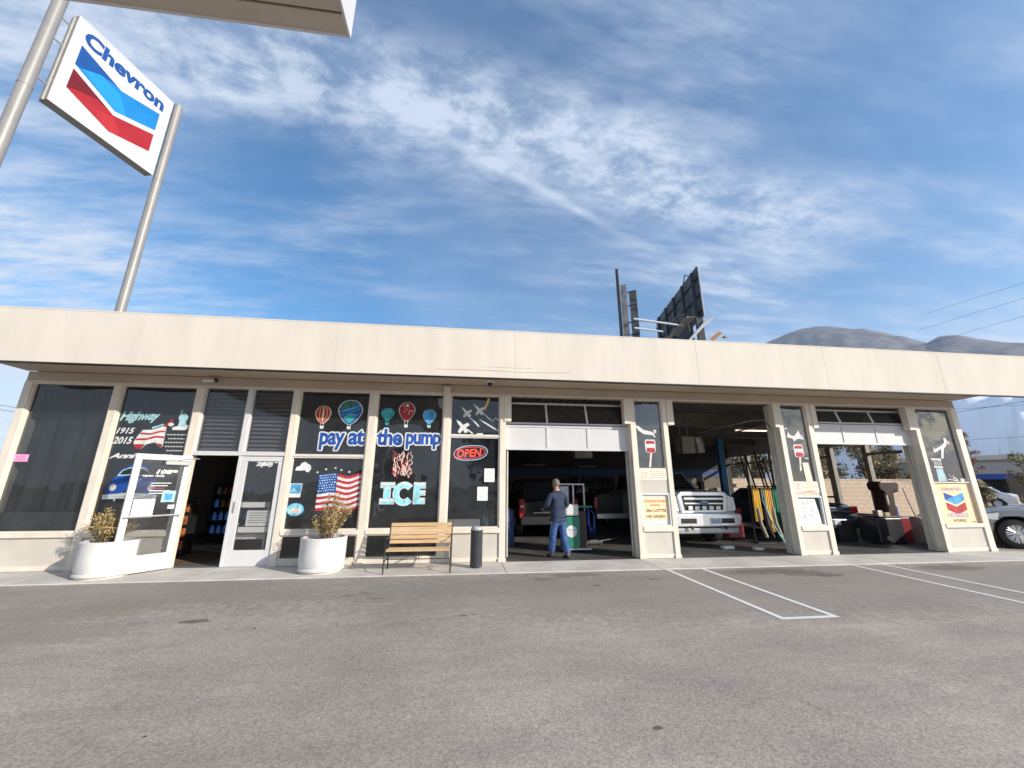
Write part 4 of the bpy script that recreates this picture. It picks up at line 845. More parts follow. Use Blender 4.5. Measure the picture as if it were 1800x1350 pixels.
skin('shirt',sh,[(0,1),(1,2),(2,3),(3,4),(4,5),(3,6),(6,7),(7,8),(3,9),(9,10),(10,11),(0,12)],SHIRT,PE)
jn=[((0,0,.90),(.150,.118)),((0,0,.80),(.155,.118)),((-.095,.01,.70),.098),((-.105,.065,.45),.080),((-.112,.105,.20),.074),((-.112,.125,.075),.080),((.10,.0,.70),.098),((.125,.015,.45),.082),((.148,-.075,.20),.076),((.153,-.12,.075),.085)]
skin('jeans',jn,[(0,1),(1,2),(2,3),(3,4),(4,5),(1,6),(6,7),(7,8),(8,9)],JEAN,PE)
for x,y,rz in ((-.112,.14,0),(.155,-.105,-8)):
    skin('shoe',[((x,y-.05,.045),.045),((x,y+.06,.042),.046),((x+.01,y+.15,.032),(.045,.03)),((x+.012,y+.19,.028),(.035,.022))],[(0,1),(1,2),(2,3)],SHOE,PE,1)
# short grey hair: a cap over the back and top of the skull
m=MB(); n=20; k=8; hc=Vector((0,.062,1.535)); vs=[];fs=[]
for j in range(k+1):
    for i in range(n):
        t=math.pi*.62*j/k; a=2*math.pi*i/n; d=Vector((math.sin(t)*math.cos(a),math.sin(t)*math.sin(a),math.cos(t))); back=.5-.5*math.sin(a)
        tt=t*(.62+.42*back); d=Vector((math.sin(tt)*math.cos(a),math.sin(tt)*math.sin(a),math.cos(tt))); vs.append(hc+Vector((d.x*.083,d.y*.098,d.z*.103)))
for j in range(k):
    for i in range(n): fs.append((j*n+i,j*n+(i+1)%n,(j+1)*n+(i+1)%n,(j+1)*n+i))
m.add(vs,fs); m.build('hair',HAIR,PE,smooth=True)
for sx in (-1,1):
    m=MB(); m.lathe([(0,-.006),(.012,-.005),(.019,0),(.012,.006),(0,.005)],(sx*.076,.07,1.51),10,None,'x'); m.build('ear',SKIN,PE,smooth=True)
m=MB(); 
for sx in (-1,1): m.lathe([(0,0),(.009,0),(.006,.006),(0,.008)],(sx*.028,.155,1.53),8,None,'y')
m.build('eyes',PBK,PE)
m=MB(); m.box(-.022,.022,.150,.158,1.455,1.462); m.build('mouth',mat('lip',(.28,.10,.08),.6),PE)
#@@VEHICLES
# ---------------------------------------------------------------- vehicles
CARWIN=mat('vehicle_window',(.02,.022,.025),.06,var=.1,spec=.8); TAILR=mat('tail_lamp',(.55,.02,.02),.2,coat=.5); LAMP=mat('head_lamp',(.80,.82,.84),.15,var=.25,scale=30,coat=.5)
def interp(t,x):
    for (a,b),(c,d) in zip(t[:-1],t[1:]):
        if x<=c: return b+(d-b)*max(0,(x-a))/(c-a) if c>a else d
    return t[-1][1]
def body_mesh(L,W,top,sill,wheels,r,belly=.28,n=72,endw=.86):
    m=MB(); vs=[];fs=[]; k=6
    xs=sorted(set([-L/2+L*i/n for i in range(n+1)]))
    for x in xs:
        u=abs(x)/(L/2); hw=W/2*(1-(1-endw)*max(0,(u-.80)/.20)**2); zt=interp(top,x); zb=sill
        for wx in wheels:
            d=abs(x-wx); Rr=r*1.17
            if d<Rr: zb=max(zb,r+math.sqrt(Rr*Rr-d*d)*.98)
        if u>.93: zb=max(zb,belly)
        zm=max(zb+.05,(zb+zt)*.52)
        row=[(hw-.035,zb),(hw-.005,zb+.03),(hw,min(zm,zt-.16)),(hw-.02,zt-.12),(hw-.09,zt-.025),(hw*.45,zt+.01),(0,zt+.018)]
        pts=[(x,y,z) for y,z in row]+[(x,-y,z) for y,z in row[-2::-1]]; vs+=pts
    q=13
    for i in range(len(xs)-1):
        for j in range(q-1): fs.append((i*q+j,(i+1)*q+j,(i+1)*q+j+1,i*q+j+1))
    fs.append(tuple(range(q))[::-1]); fs.append(tuple((len(xs)-1)*q+j for j in range(q)))
    return m.add(vs,fs)
def wheel(e,x,y,r,w,rimm,spokes=10,side=1,double=False):
    m=MB(); m.lathe([(r*.64,-w/2),(r*.9,-w/2),(r*.975,-w*.42),(r,-w*.25),(r,w*.25),(r*.975,w*.42),(r*.9,w/2),(r*.64,w/2),(r*.62,0)],(0,0,0),32,None,'y'); o=m.build('wheel',RUBBER,e,smooth=40,loc=(x,y,r))
    m=MB(); s=side; yo=s*w*.42
    m.lathe([(r*.66,-w*.4),(r*.66,yo),(r*.62,yo+s*.01),(r*.58,yo-s*.01),(r*.57,yo-s*.05),(r*.10,yo-s*.07),(0,yo-s*.07)],(0,0,0),32,None,'y')
    for i in range(spokes):
        for off in ((-.13,.13) if double else (0,)):
            a=2*math.pi*i/spokes; p=Vector((math.cos(a+off*.5),0,math.sin(a+off*.5)))*r*.12; q=Vector((math.cos(a+off),0,math.sin(a+off)))*r*.60; p.y=yo-s*.01; q.y=yo
            m.tube([p,q],r*.045,6)
    m.lathe([(r*.15,yo-s*.05),(r*.15,yo+s*.005),(0,yo+s*.012)],(0,0,0),16,None,'y')
    m.build('rim',rimm,o,smooth=40)
def cabin(e,base,topz,W,x,paint,side_cuts=(.5,),name='cabin',zin=.0):
    # x=(rear base, rear top, front top, front base); base z, roof z
    xb0,xt0,xt1,xb1=x; w0=W/2-.05; w1=W/2-.20; z0,z1=base,topz
    v=[(xb0,-w0,z0),(xb1,-w0,z0),(xb1,w0,z0),(xb0,w0,z0),(xt0,-w1,z1),(xt1,-w1,z1),(xt1,w1,z1),(xt0,w1,z1)]
    m=MB(); m.add(v,[(4,5,6,7),(0,1,5,4),(1,2,6,5),(2,3,7,6),(3,0,4,7)]); m.build(name,paint,e,bevel=.04,smooth=50)
    def quad(a,b,c,d,u0,u1,v0,v1,nm,off):
        a,b,c,d=map(Vector,(a,b,c,d)); P=lambda u,vv:(a*(1-u)+b*u)*(1-vv)+(d*(1-u)+c*u)*vv
        nn=(b-a).cross(d-a).normalized()*off
        mm=MB(); mm.add([P(u0,v0)+nn,P(u1,v0)+nn,P(u1,v1)+nn,P(u0,v1)+nn],[(0,1,2,3)]); mm.build(nm,CARWIN,e)
    cuts=[.05]+list(side_cuts)+[.95]
    for i in range(len(cuts)-1):
        quad(v[0],v[1],v[5],v[4],cuts[i]+.012,cuts[i+1]-.012,.10,.86,'window',.006); quad(v[2],v[3],v[7],v[6],1-cuts[i+1]+.012,1-cuts[i]-.012,.10,.86,'window',.006)
    quad(v[1],v[2],v[6],v[5],.06,.94,.06,.90,'windscreen',.006); quad(v[3],v[0],v[4],v[7],.08,.92,.12,.86,'rear_window',.006)
def bx(e,name,a,m_,bev=.01,**k): return B(name,*a,m_,e,bev,**k)
# silver pickup in the middle bay, nose outward
SILV=mat('silver_paint',(.42,.43,.44),.3,.35,var=.05,coat=.6)
TK=empty('pickup_truck',(6.10,4.05,0),R(-90),label='silver pickup truck with big chrome grille facing out of the middle bay',cat='pickup truck')
L,W=5.6,1.86
body_mesh(L,W,[(-2.8,1.28),(1.0,1.30),(1.3,1.36),(2.2,1.38),(2.6,1.35),(2.8,1.22)],.50,(-1.75,1.78),.40,.52,endw=.93).build('body',SILV,TK,smooth=45)
cabin(TK,1.28,1.90,W,(-.95,-.80,.75,1.45),SILV,(.42,))
for x,s in ((-1.75,1),(1.78,1)):
    for y in (-1,1): wheel(TK,x,y*.80,.40,.26,ALU,8,y)
F=2.80
m=MB(); m.prism([(-.70,1.26),(-.60,1.34),(.60,1.34),(.70,1.26),(.62,.83),(-.62,.83)],F-.03,F+.045,None,'x'); g_=m.build('grille',CHROME,TK,bevel=.02)
m=MB(); m.prism([(-.575,1.235),(-.50,1.25),(.50,1.25),(.575,1.235),(.52,.885),(-.52,.885)],F+.046,F+.050,None,'x'); m.build('grille_mesh',BLACKM,g_)
bx(g_,'grille_bar',(F+.05,F+.075,-.54,.54,1.14,1.195),CHROME); bx(g_,'grille_bar',(F+.05,F+.075,-.53,.53,1.03,1.07),CHROME)
m=MB(); m.lathe([(0,F+.095),(.09,F+.09),(.105,F+.07)],(0,0,1.07),24,None,'x'); o=m.build('badge',mat('badge_blue',(.12,.16,.25),.2,.6),g_); o.scale=(1,1.3,.62); o.location=(0,0,1.07*.38)
for y in (-.38,-.19,0,.19,.38):
    m=MB(); m.box(F+.05,F+.085,y-.06,y+.06,.895,.99); m.build('marker_lamp',LAMP,g_,bevel=.015)
for s in (-1,1):
    m=MB(); m.prism([(s*.715,1.25),(s*.88,1.20),(s*.90,.88),(s*.66,.86)],F-.16,F+.02,None,'x'); m.build('headlight',LAMP,TK,bevel=.02)
    bx(TK,'tow_hook',(F+.16,F+.2,s*.45-.03,s*.45+.03,.44,.52),BLACKM)
m=MB(); m.prism([(-.93,.74),(-.88,.81),(.88,.81),(.93,.74),(.90,.53),(.80,.50),(-.80,.50),(-.90,.53)],F-.05,F+.16,None,'x'); bp=m.build('bumper',CHROME,TK,bevel=.03)
for s in (-1,1): bx(bp,'bumper_slot',(F+.155,F+.163,min(s*.30,s*.72),max(s*.30,s*.72),.58,.70),BLACKM,.003)
bx(TK,'air_dam',(F-.05,F+.10,-.86,.86,.33,.47),SILV,.03); bx(TK,'chassis',(-2.5,2.6,-.62,.62,.30,.52),BLACKM)
pl=bx(TK,'number_plate',(F+.166,F+.172,.06,.36,.56,.71),PW,.002)
m=MB(); lines(m,FR((F+.1735,0,0),(0,1,0),(0,0,1)),.09,.33,.585,.685,2,SB,3,.03); m.build('printing',SB,pl)
for s in (-1,1):
    m=MB(); m.box(1.2,1.35,s*1.0-.06,s*1.0+.06,1.38,1.62); m.tube([(1.25,s*.85,1.4),(1.25,s*1.0,1.45)],.02,6); m.build('wing_mirror',DARKP,TK,bevel=.02)
# black suv in the left bay, tail outward
BLKP=mat('black_paint',(.008,.008,.01),.3,.0,var=.1,coat=.2)
SV=empty('suv',(2.50,5.55,0),R(90),label='black sport utility vehicle with red tail lamps parked tail out in the first bay',cat='suv')
L,W=4.6,1.75
body_mesh(L,W,[(-2.3,1.02),(-2.2,1.10),(1.0,1.08),(1.9,1.00),(2.3,.80)],.36,(-1.4,1.4),.36,.38,endw=.93).build('body',BLKP,SV,smooth=45)
cabin(SV,1.05,1.68,W,(-2.24,-2.0,.35,1.05),BLKP,(.30,.62))
for x in (-1.4,1.4):
    for y in (-1,1): wheel(SV,x,y*.76,.36,.22,ALU,8,y)
for s in (-1,1):
    m=MB(); m.prism([(s*.70,.72),(s*.86,.56),(s*.88,1.10),(s*.76,1.10),(s*.70,.95)],-2.36,-2.24,None,'x'); m.build('tail_light',TAILR,SV,bevel=.01)
    bx(SV,'reverse_lamp',(-2.368,-2.355,min(s*.74,s*.84),max(s*.74,s*.84),.86,.93),LAMP,.003)
bx(SV,'chrome_strip',(-2.34,-2.31,-.45,.45,.70,.73),CHROME,.004); bx(SV,'rear_bumper',(-2.40,-2.25,-.84,.84,.38,.60),DARKP,.03); bx(SV,'number_plate',(-2.32,-2.305,-.2,.2,.75,.90),PW,.002); bx(SV,'rear_panel',(-2.33,-2.31,-.60,.60,.76,1.02),BLKP,.005)
# dark pickup on the right of the first bay
CHA=mat('charcoal_paint',(.016,.017,.02),.35,.0,var=.1,coat=.15)
DP=empty('pickup_truck',(5.15,6.9,0),R(90),label='charcoal pickup truck parked tail out in the shade right of the black vehicle',cat='pickup truck')
L,W=5.4,1.9
body_mesh(L,W,[(-2.7,1.22),(1.2,1.22),(2.3,1.15),(2.7,.95)],.48,(-1.7,1.7),.39,.5,endw=.95).build('body',CHA,DP,smooth=45)
cabin(DP,1.20,1.84,W,(-.45,-.35,.9,1.5),CHA,(.5,))
for x in (-1.7,1.7):
    for y in (-1,1): wheel(DP,x,y*.82,.39,.25,ALU,8,y)
for s in (-1,1): bx(DP,'tail_light',(-2.725,-2.69,min(s*.83,s*.93),max(s*.83,s*.93),.80,1.12),TAILR,.005)
bx(DP,'rear_bumper',(-2.85,-2.70,-.9,.9,.46,.62),CHROME,.02); bx(DP,'tailgate',(-2.72,-2.705,-.78,.78,.68,1.16),CHA,.006)
# grey sedan in the right bay
SLT=mat('slate_paint',(.085,.10,.125),.25,.35,var=.06,coat=.6)
SE_=empty('sedan',(10.42,4.25,0),R(90),label='slate grey sedan parked tail out in the right bay behind the pillar',cat='car')
L,W=4.6,1.72
body_mesh(L,W,[(-2.3,.90),(-2.15,1.0),(-1.3,1.03),(.9,1.0),(1.9,.88),(2.3,.68)],.30,(-1.35,1.4),.33,.32,endw=.90).build('body',SLT,SE_,smooth=45)
cabin(SE_,.98,1.42,W,(-1.45,-.75,.45,1.15),SLT,(.5,))
for x in (-1.35,1.4):
    for y in (-1,1): wheel(SE_,x,y*.76,.33,.2,ALU,8,y)
for s in (-1,1): 
    m=MB(); m.prism([(s*.62,.90),(s*.84,.93),(s*.85,.76),(s*.66,.72)],-2.36,-2.18,None,'x'); m.build('tail_light',TAILR,SE_,bevel=.01); bx(SE_,'reverse_lamp',(-2.37,-2.2,min(s*.60,s*.80),max(s*.60,s*.80),.66,.715),LAMP,.006)
bx(SE_,'rear_bumper',(-2.44,-2.2,-.82,.82,.34,.60),SLT,.04); bx(SE_,'number_plate',(-2.455,-2.442,.10-.22,.22+.1,.44,.58),PW,.002); bx(SE_,'exhaust_pipe',(-2.46,-2.1,.45,.55,.20,.27),ALU,.02); bx(SE_,'boot_lid',(-2.335,-2.30,-.58,.58,.64,.90),SLT,.01)
# taupe car outside, at the right edge
TAU=mat('taupe_paint',(.30,.27,.25),.25,.5,var=.04,coat=.7)
RC=empty('suv',(15.72,.12,-.016),R(150),label='taupe sport utility vehicle with many spoked wheel cut off by the right edge',cat='suv')
L,W=4.7,1.8
body_mesh(L,W,[(-2.35,1.0),(-1.9,1.02),(.2,1.02),(1.0,.99),(1.9,.93),(2.25,.84),(2.35,.70)],.30,(-1.25,1.72),.36,.34,endw=.80).build('body',TAU,RC,smooth=45)
cabin(RC,.99,1.58,W,(-2.2,-1.95,-.75,.15),TAU,(.30,.62))
for x in (-1.25,1.72):
    for y in (-1,1): wheel(RC,x,y*.78,.355,.22,mat('pale_rim',(.62,.61,.60),.3,.6),10,y,True)
m=MB(); m.prism([(1.95,.86),(2.28,.80),(2.36,.70),(2.0,.68)],.70,.885); m.build('headlight',LAMP,RC,bevel=.01)
m=MB(); m.prism([(1.95,.86),(2.28,.80),(2.36,.70),(2.0,.68)],-.885,-.70); m.build('headlight',LAMP,RC,bevel=.01)
bx(RC,'underbody',(-2.1,2.1,-.70,.70,.22,.5),BLACKM)
m=MB(); m.lathe([(.40,.55),(.42,.905)],(1.72,0,.355),28,None,'y'); m.build('wheel_arch',BLACKM,RC)
#@@INTERIOR
# ---------------------------------------------------------------- workshop things
GRN=mat('machine_green',(.02,.20,.13),.4,var=.12,scale=4); BIN=mat('bin_green',(.02,.30,.20),.5,var=.12); REDC=mat('cabinet_red',(.28,.02,.03),.35,var=.15,scale=3,coat=.3); BLH=mat('hose_blue',(.03,.08,.40),.4); YEL=mat('hose_yellow',(.72,.42,.04),.5,var=.2,scale=14); ORH=mat('hose_orange',(.62,.30,.08),.5,var=.2,scale=14); TAN2=mat('heater_tan',(.34,.30,.24),.6,var=.08); DRKR=mat('dark_red',(.20,.02,.02),.4); FOIL=mat('foil',(.45,.42,.38),.3,.7,var=.4,scale=25,bump=1)
e=empty('test_machine',(2.55,1.05,0),label='green wheeled workshop machine with white round emblem and white frame behind the man',cat='machine')
bx(e,'body',(-.20,.17,-.20,.22,.09,.78),GRN,.015)
m=MB(); m.ell(-.03,.46,.13,.13,PW,FR((0,-.203,0),(1,0,0),(0,0,1)),0,32); m.rect(-.12,.09,.485,.50,INKG,FR((0,-.203,0),(1,0,0),(0,0,1)),.0015); m.build('emblem',PW,e)
m=MB(); m.box(-.17,.16,-.22,.10,.80,1.06); o=m.build('white_container',WHITE2,e,bevel=.04)
m=MB(); 
for x in (-.30,.13,.40): m.box(x-.017,x+.017,.10,.13,.80 if x!=.40 else .09,1.50)
m.box(-.30,.417,.10,.13,1.502,1.535); m.build('frame',WHITE2,e,bevel=.004)
m=MB(); m.box(-.26,.02,.13,.15,1.10,1.47); m.build('panel',mat('grey_panel',(.48,.50,.52),.4),e)
bx(e,'shelf',(.14,.52,-.15,.20,.98,1.02),GRN,.015); bx(e,'side_panel',(.20,.38,.0,.03,.10,.90),mat('brown_board',(.07,.05,.04),.7),.004); bx(e,'base',(-.24,.44,-.20,.24,.055,.088),ALU,.004)
for x in (-.2,.4):
    for y in (-.17,.2):
        m=MB(); m.lathe([(.012,-.012),(.03,-.01),(.03,.01),(.012,.012)],(x,y,.03),12,None,'y'); m.build('caster',RUBBER,e)
m=MB(); m.tube([(x_,.0,z_) for x_,z_ in ((.42,1.0),(.46,.9),(.44,.6),(.50,.45),(.58,.55),(.60,.8),(.52,.92),(.46,.85),(.47,.55),(.53,.42),(.60,.50),(.59,.75))],.014,6); m.tube([(.45,.05,.85),(.50,.05,.38),(.58,.05,.33),(.63,.05,.45)],.008,5,YEL); m.mats=[BLH,YEL] if m.mats else m.mats
m.m=[0]*len(m.m); m.build('hose',BLH,e)
e=empty('floor_jack',(3.3,1.9,0),R(15),label='low black floor jack lying in the first bay right of the green machine',cat='jack'); m=MB(); m.box(-.30,.30,-.12,-.08,.04,.11); m.box(-.30,.30,.08,.12,.04,.11); m.box(-.10,.0,-.08,.08,.05,.12); m.build('frame',BLACKM,e,bevel=.01); m=MB(); m.tube([(.25,0,.09),(.80,0,.13)],.014,8); m.build('handle',BLACKM,e); m=MB(); m.lathe([(0,.12),(.05,.12),(.055,.14),(0,.14)],(-.24,0,0),14); m.build('saddle',GREYM,e)
for x,y in ((-.22,-.14),(-.22,.14),(.22,-.14),(.22,.14)):
    m=MB(); m.lathe([(0,-.014),(.035,-.014),(.035,.014),(0,.014)],(x,y,.035),12,None,'y'); m.build('wheel',RUBBER,e)
def wallbox(label,x,y,z,w,d,h,name='unit_heater'):
    e=empty(name,(x,y,z),label=label,cat='heater'); bx(e,'case',(0,w,0,d,0,h),TAN2,.01)
    m=MB()
    for i in range(7): m.box(w*.62,w*.95,-.012,-.002,.04+i*(h-.1)/7,.055+i*(h-.1)/7)
    m.build('louvre',FOIL,e); m=MB(); m.tube([(.08,d/2,h),(.08,d/2,3.6-z)],.012,6); m.tube([(w-.08,d/2,h),(w-.08,d/2,3.6-z)],.012,6); m.build('hanger',GREYM,e)
wallbox('tan box heater hanging from the ceiling in the first bay',3.58,4.0,2.36,.60,.4,.34); wallbox('tan box heater with foil flue hanging above the silver truck',6.78,3.0,2.48,.42,.45,.52)
m=MB(); m.tube([(7.42,3.1,2.5),(7.40,3.1,2.75),(7.34,3.1,2.98)],.14,14); m.build('flue_duct',FOIL,None,label='crumpled foil duct hanging beside the heater over the silver truck',cat='duct')
def ltube(x,y,z,l,label):
    e=empty('strip_light',(x,y,z),label=label,cat='light'); bx(e,'housing',(0,l,0,.16,.03,.07),WHITE2,.005); m=MB(); m.tube([(.05,.05,.01),(l-.05,.05,.01)],.016,8); m.tube([(.05,.11,.01),(l-.05,.11,.01)],.016,8); m.build('tubes',mat('lamp_tube',(.9,.85,.75),.5,emit=(1,.82,.6,1.1)),e)
ltube(9.0,3.4,3.28,1.2,'lit strip light under the beam at the right of the middle bay, nearer one'); ltube(9.3,5.2,3.40,1.2,'lit strip light under the ceiling at the right of the middle bay, farther one')
m=MB(); m.box(9.39,9.60,5.0,5.18,0,3.55); m.box(9.30,9.38,4.97,5.21,0,.25); m.box(9.30,9.69,4.95,5.23,0,.02); m.build('lift_post',mat('lift_blue',(.03,.17,.36),.4,var=.15),None,.01,label='tall blue steel lift post between the middle and right bays',cat='lift post')
# stand of hoses, cabinet, bin
e=empty('hose_stand',(8.0,1.8,0),label='rack hung with yellow, orange and green hoses inside the middle bay',cat='hose stand')
m=MB(); m.tube([(-.1,.05,0),(-.1,.05,1.5)],.02,6); m.tube([(.75,.05,0),(.75,.05,1.5)],.02,6); m.tube([(-.12,.05,1.47),(.78,.05,1.47)],.02,6); m.box(-.15,.8,-.1,.2,.0,.03); m.tube([(-.1,.05,.9),(.75,.05,.9)],.012,5); m.build('frame',BLACKM,e)
for x,w,zb,mm in ((.0,.05,.55,YEL),(.10,.05,.60,YEL),(.36,.055,.30,YEL),(.47,.05,.28,ORH),(.60,.06,.80,GRN),(.70,.05,.78,GRN)):
    m=MB(); m.tube([(x-w/2,0,zb),(x-w/2,-.02,1.40),(x,-.01,1.49),(x+w/2,-.02,1.40),(x+w/2+.02,0,zb)],.030,8); m.build('hose',mm,e,smooth=60)
for x,mm in ((.05,TAN2),(.25,DARKP),(.5,TAN2)):
    m=MB(); m.tube([(x,-.02,.90),(x+.02,-.03,.5),(x+.12,-.05,.15)],.045,8); m.build('hose_end',mm,e,smooth=60)
m=MB(); m.tube([(.23,-.03,1.44),(.21,-.05,1.1),(.33,-.05,.7),(.48,-.08,.3),(.60,-.2,.03),(.85,-.25,.02)],.014,6); m.tube([(.27,-.03,1.44),(.29,-.05,1.0),(.40,-.05,.5),(.55,-.2,.02),(.7,-.35,.02)],.012,6); m.build('air_line',PLB,e,smooth=60)
e=empty('wheelie_bin',(8.88,1.95,0),label='green wheeled bin with lid inside the middle bay beside the pillar',cat='bin')
m=MB(); m.prism([(-.10,.04),(.10,.04),(.14,.92),(-.14,.92)],-.14,.16); m.build('body',BIN,e,bevel=.02); m=MB(); m.prism([(-.17,.925),(.17,.925),(.17,.96),(.08,1.0),(-.1,1.0),(-.17,.96)],-.18,.19); m.build('lid',BIN,e,bevel=.012)
for y in (-.1,.12):
    m=MB(); m.lathe([(0,-.02),(.05,-.02),(.05,.02),(0,.02)],(.12,y,.05),12,None,'y'); m.build('wheel',RUBBER,e)
e=empty('tool_cabinet',(7.52,2.3,0),label='dark red tool cabinet between the silver truck and the hose rack',cat='cabinet'); bx(e,'carcass',(-.05,.42,0,.4,.08,.86),REDC,.012)
for i in range(4): bx(e,'drawer',(-.03,.40,-.014,-.002,.14+i*.17,.28+i*.17),REDC,.004)
m=MB(); m.tube([(.05,.1,.86),(.05,.1,1.02)],.02,6); m.tube([(.2,.2,.86),(.2,.2,.98)],.03,8); m.build('tools',ALU,e)
m=MB(); m.box(6.35,6.62,.95,1.10,0.0,.06); m.build('wheel_chock',PAPER,None,.01,label='small white block lying on the floor before the silver truck',cat='block')
m=MB(); m.box(7.02,7.22,.72,.86,0.0,.05); m.build('wheel_chock',PAPER,None,.01,label='small white block on the floor under the hose rack',cat='block')
# pipes and lumber leaning on the partition of the middle bay
LEAN=mat('lean_pipe',(.045,.038,.032),.6,var=.2); rd=random.Random(4)
for i in range(5):
    x=9.9+.22*i+rd.uniform(-.05,.05); m=MB(); m.tube([(x+.02,4.0,.0),(x-.06+.1*rd.random(),4.5,2.7+rd.uniform(-.3,.2))],.028,6); tag(m.build('leaning_pipe',LEAN,None),'long dull pipe leaning upright behind the hose rack in the middle bay','pipe','pipes leaning in the middle bay')
# back wall shelves, boxes, signs
SHM=mat('shelf_wood',(.26,.21,.15),.7,var=.2)
rd=random.Random(11); BC=[mat('box_%d'%i,c,.6,var=.1) for i,c in enumerate([(.30,.24,.16),(.35,.33,.30),(.05,.08,.20),(.25,.05,.04),(.42,.40,.34),(.10,.12,.10),(.5,.45,.25)])]
for (xa,z,n,lab) in ((1.2,1.30,9,'left'),(5.35,1.16,7,'middle'),(9.9,1.10,8,'right')):
    e=empty('wall_shelf',(xa,8.5,z),label='wooden shelf on the rear wall at the %s of the workshop'%lab,cat='shelf'); bx(e,'board',(0,2.3,0,.34,-.03,0),SHM,.004); m=MB(); m.box(.1,.13,.02,.34,-.25,-.031); m.box(2.1,2.13,.02,.34,-.25,-.031); m.build('bracket',BLACKM,e)
    x=.05
    for i in range(n):
        w=rd.uniform(.12,.30); h=rd.uniform(.12,.42); 
        if x+w>2.25: break
        tag(B('stored_box',xa+x,xa+x+w,8.53,8.53+rd.uniform(.15,.28),z+.001,z+h,rd.choice(BC),None,.006),'small carton standing on the %s rear wall shelf of the workshop'%lab,'box','cartons on the %s workshop shelf'%lab); x+=w+rd.uniform(.01,.06)
m=MB(); m.text('MECHANIC ON',2.66,3.58,2.32,2.42,mat('sign_cream',(.6,.56,.42),.7),FR((0,8.88,0),(1,0,0),(0,0,1)),0,off=.02); tag(m.build('wall_lettering',PW,None),'cream lettering high on the dark rear wall behind the black vehicle','lettering')
m=MB(); m.text('Vin. Z.J. Sewer',5.18,6.02,2.27,2.37,mat('sign_cream',(0,0,0)),FR((0,8.88,0),(1,0,0),(0,0,1)),0,off=.02); tag(m.build('wall_lettering',PW,None),'small pale lettering high on the rear wall above the charcoal pickup','lettering')
m=MB(); f_=FR((0,8.84,0),(1,0,0),(0,0,1)); m.text('Automotive',8.0,9.2,2.35,2.45,PW,f_,0,off=.02); m.text('ASA',8.3,8.9,2.0,2.16,PW,f_,0,off=.02); tag(m.build('wall_lettering',PW,None),'white lettering on the blue band above the silver truck','lettering')
m=MB(); m.box(7.0,7.1,8.0,8.1,0,.1); 
e=empty('step_ladder',(7.95,4.4,0),label='pale step ladder standing deep in the middle bay',cat='ladder')
m=MB()
for x in (0,.42): m.tube([(x,0,0),(x+.02,.25,1.7)],.02,6); m.tube([(x,.9,0),(x+.02,.27,1.68)],.015,6)
for i in range(5): m.box(.0,.44,.04+.05*i,.13+.05*i,.28+i*.29,.30+i*.29)
m.build('frame',ALU,e)
for (x,y,c,l) in ((3.9,6.2,BC[3],'red'),(1.05,2.1,BC[2],'navy')):
    e=empty('fluid_drum',(x,y,0),label='%s fluid drum standing in the first bay'%l,cat='drum'); m=MB(); m.lathe([(0,0),(.28,0),(.29,.02),(.28,.28),(.295,.30),(.28,.32),(.28,.58),(.295,.60),(.28,.62),(.28,.86),(.29,.88),(.26,.87),(0,.87)],n=28); m.build('body',c,e,smooth=40); m=MB(); m.lathe([(0,.871),(.035,.871),(.035,.90),(0,.90)],(.15,0,0),10); m.build('cap',ALU,e)
rd=random.Random(21)
for i in range(6):
    x=1.3+.36*i+rd.uniform(-.05,.05); z=2.3; m=MB(); m.tube([(x,8.80,z+.55),(x,8.80,z+.42)],.01,4); m.tube([(x+.16*math.cos(t),8.78,z+.26+.16*math.sin(t)) for t in [k*math.pi/8 for k in range(17)]],.02,6)
    tag(m.build('hanging_belt',RUBBER,None),'black rubber belt hanging in a row high on the rear wall of the first bay','belt','belts hung on the rear wall')
# tire changer and balancer in the right bay
e=empty('wheel_balancer',(11.35,1.15,0),label='dark red wheel balancer with black hood in the right bay',cat='machine')
bx(e,'cabinet',(-.40,.36,0,.55,.03,.66),mat('cabinet_black',(.02,.02,.024),.35,coat=.3),.02); bx(e,'side_panel',(.362,.64,.02,.50,.05,.68),REDC,.02)
m=MB(); m.lathe([(.035,-.01),(.05,-.01),(.05,-.001),(.035,-.001)],(-.15,0,.16),18,None,'y'); m.build('emblem',PW,e)
m=MB(); m.prism([(.14,.66),(.40,.66),(.44,1.30),(.62,1.34),(.66,1.55),(.60,1.62),(.10,1.62),(.02,1.55),(.04,1.40),(.16,1.32)],.10,.45); m.build('hood',mat('hood_maroon',(.035,.012,.012),.35,coat=.3),e,bevel=.03)
bx(e,'tray',(-.30,.60,.02,.5,.665,.70),DARKP,.01)
for a in ((-.2,.1,.70,.85,FOIL),(.0,.08,.70,.80,BC[6]),(.42,.20,.70,.95,PB)):
    bx(e,'tray_item',(a[0],a[0]+.15,a[1],a[1]+.15,a[2]+.001,a[3]),a[4],.01)
bx(e,'light_tube',(.13,.17,.05,.09,1.0,1.25),PCR,.01)
m=MB(); m.tube([(.62,.0,1.45),(.66,-.03,1.1),(.78,-.05,.6),(.95,-.05,.25)],.012,6); m.build('cable',ALU,e,smooth=60)
e=empty('tyre_changer',(10.75,2.05,0),label='black tyre changer with turntable left of the wheel balancer',cat='machine')
bx(e,'base',(-.30,.25,-.25,.30,.0,.55),BLACKM,.02); m=MB(); m.lathe([(0,.72),(.30,.74),(.34,.78),(.30,.80),(0,.79)],n=24); m.build('turntable',BLACKM,e,smooth=50); m=MB(); m.tube([(0,0,.5),(0,0,.74)],.06,12); m.tube([(.0,.3,.5),(.0,.3,1.2)],.05,8); m.tube([(.0,.3,1.18),(.0,-.05,1.18),(.0,-.05,.9)],.03,8); m.build('column',BLACKM,e); m=MB(); m.prism([(-.42,1.05),(-.40,1.0),(-.1,.93),(.12,.96),(.12,1.0)],-.1,.1); m.build('wing_arm',BLACKM,e,bevel=.01)
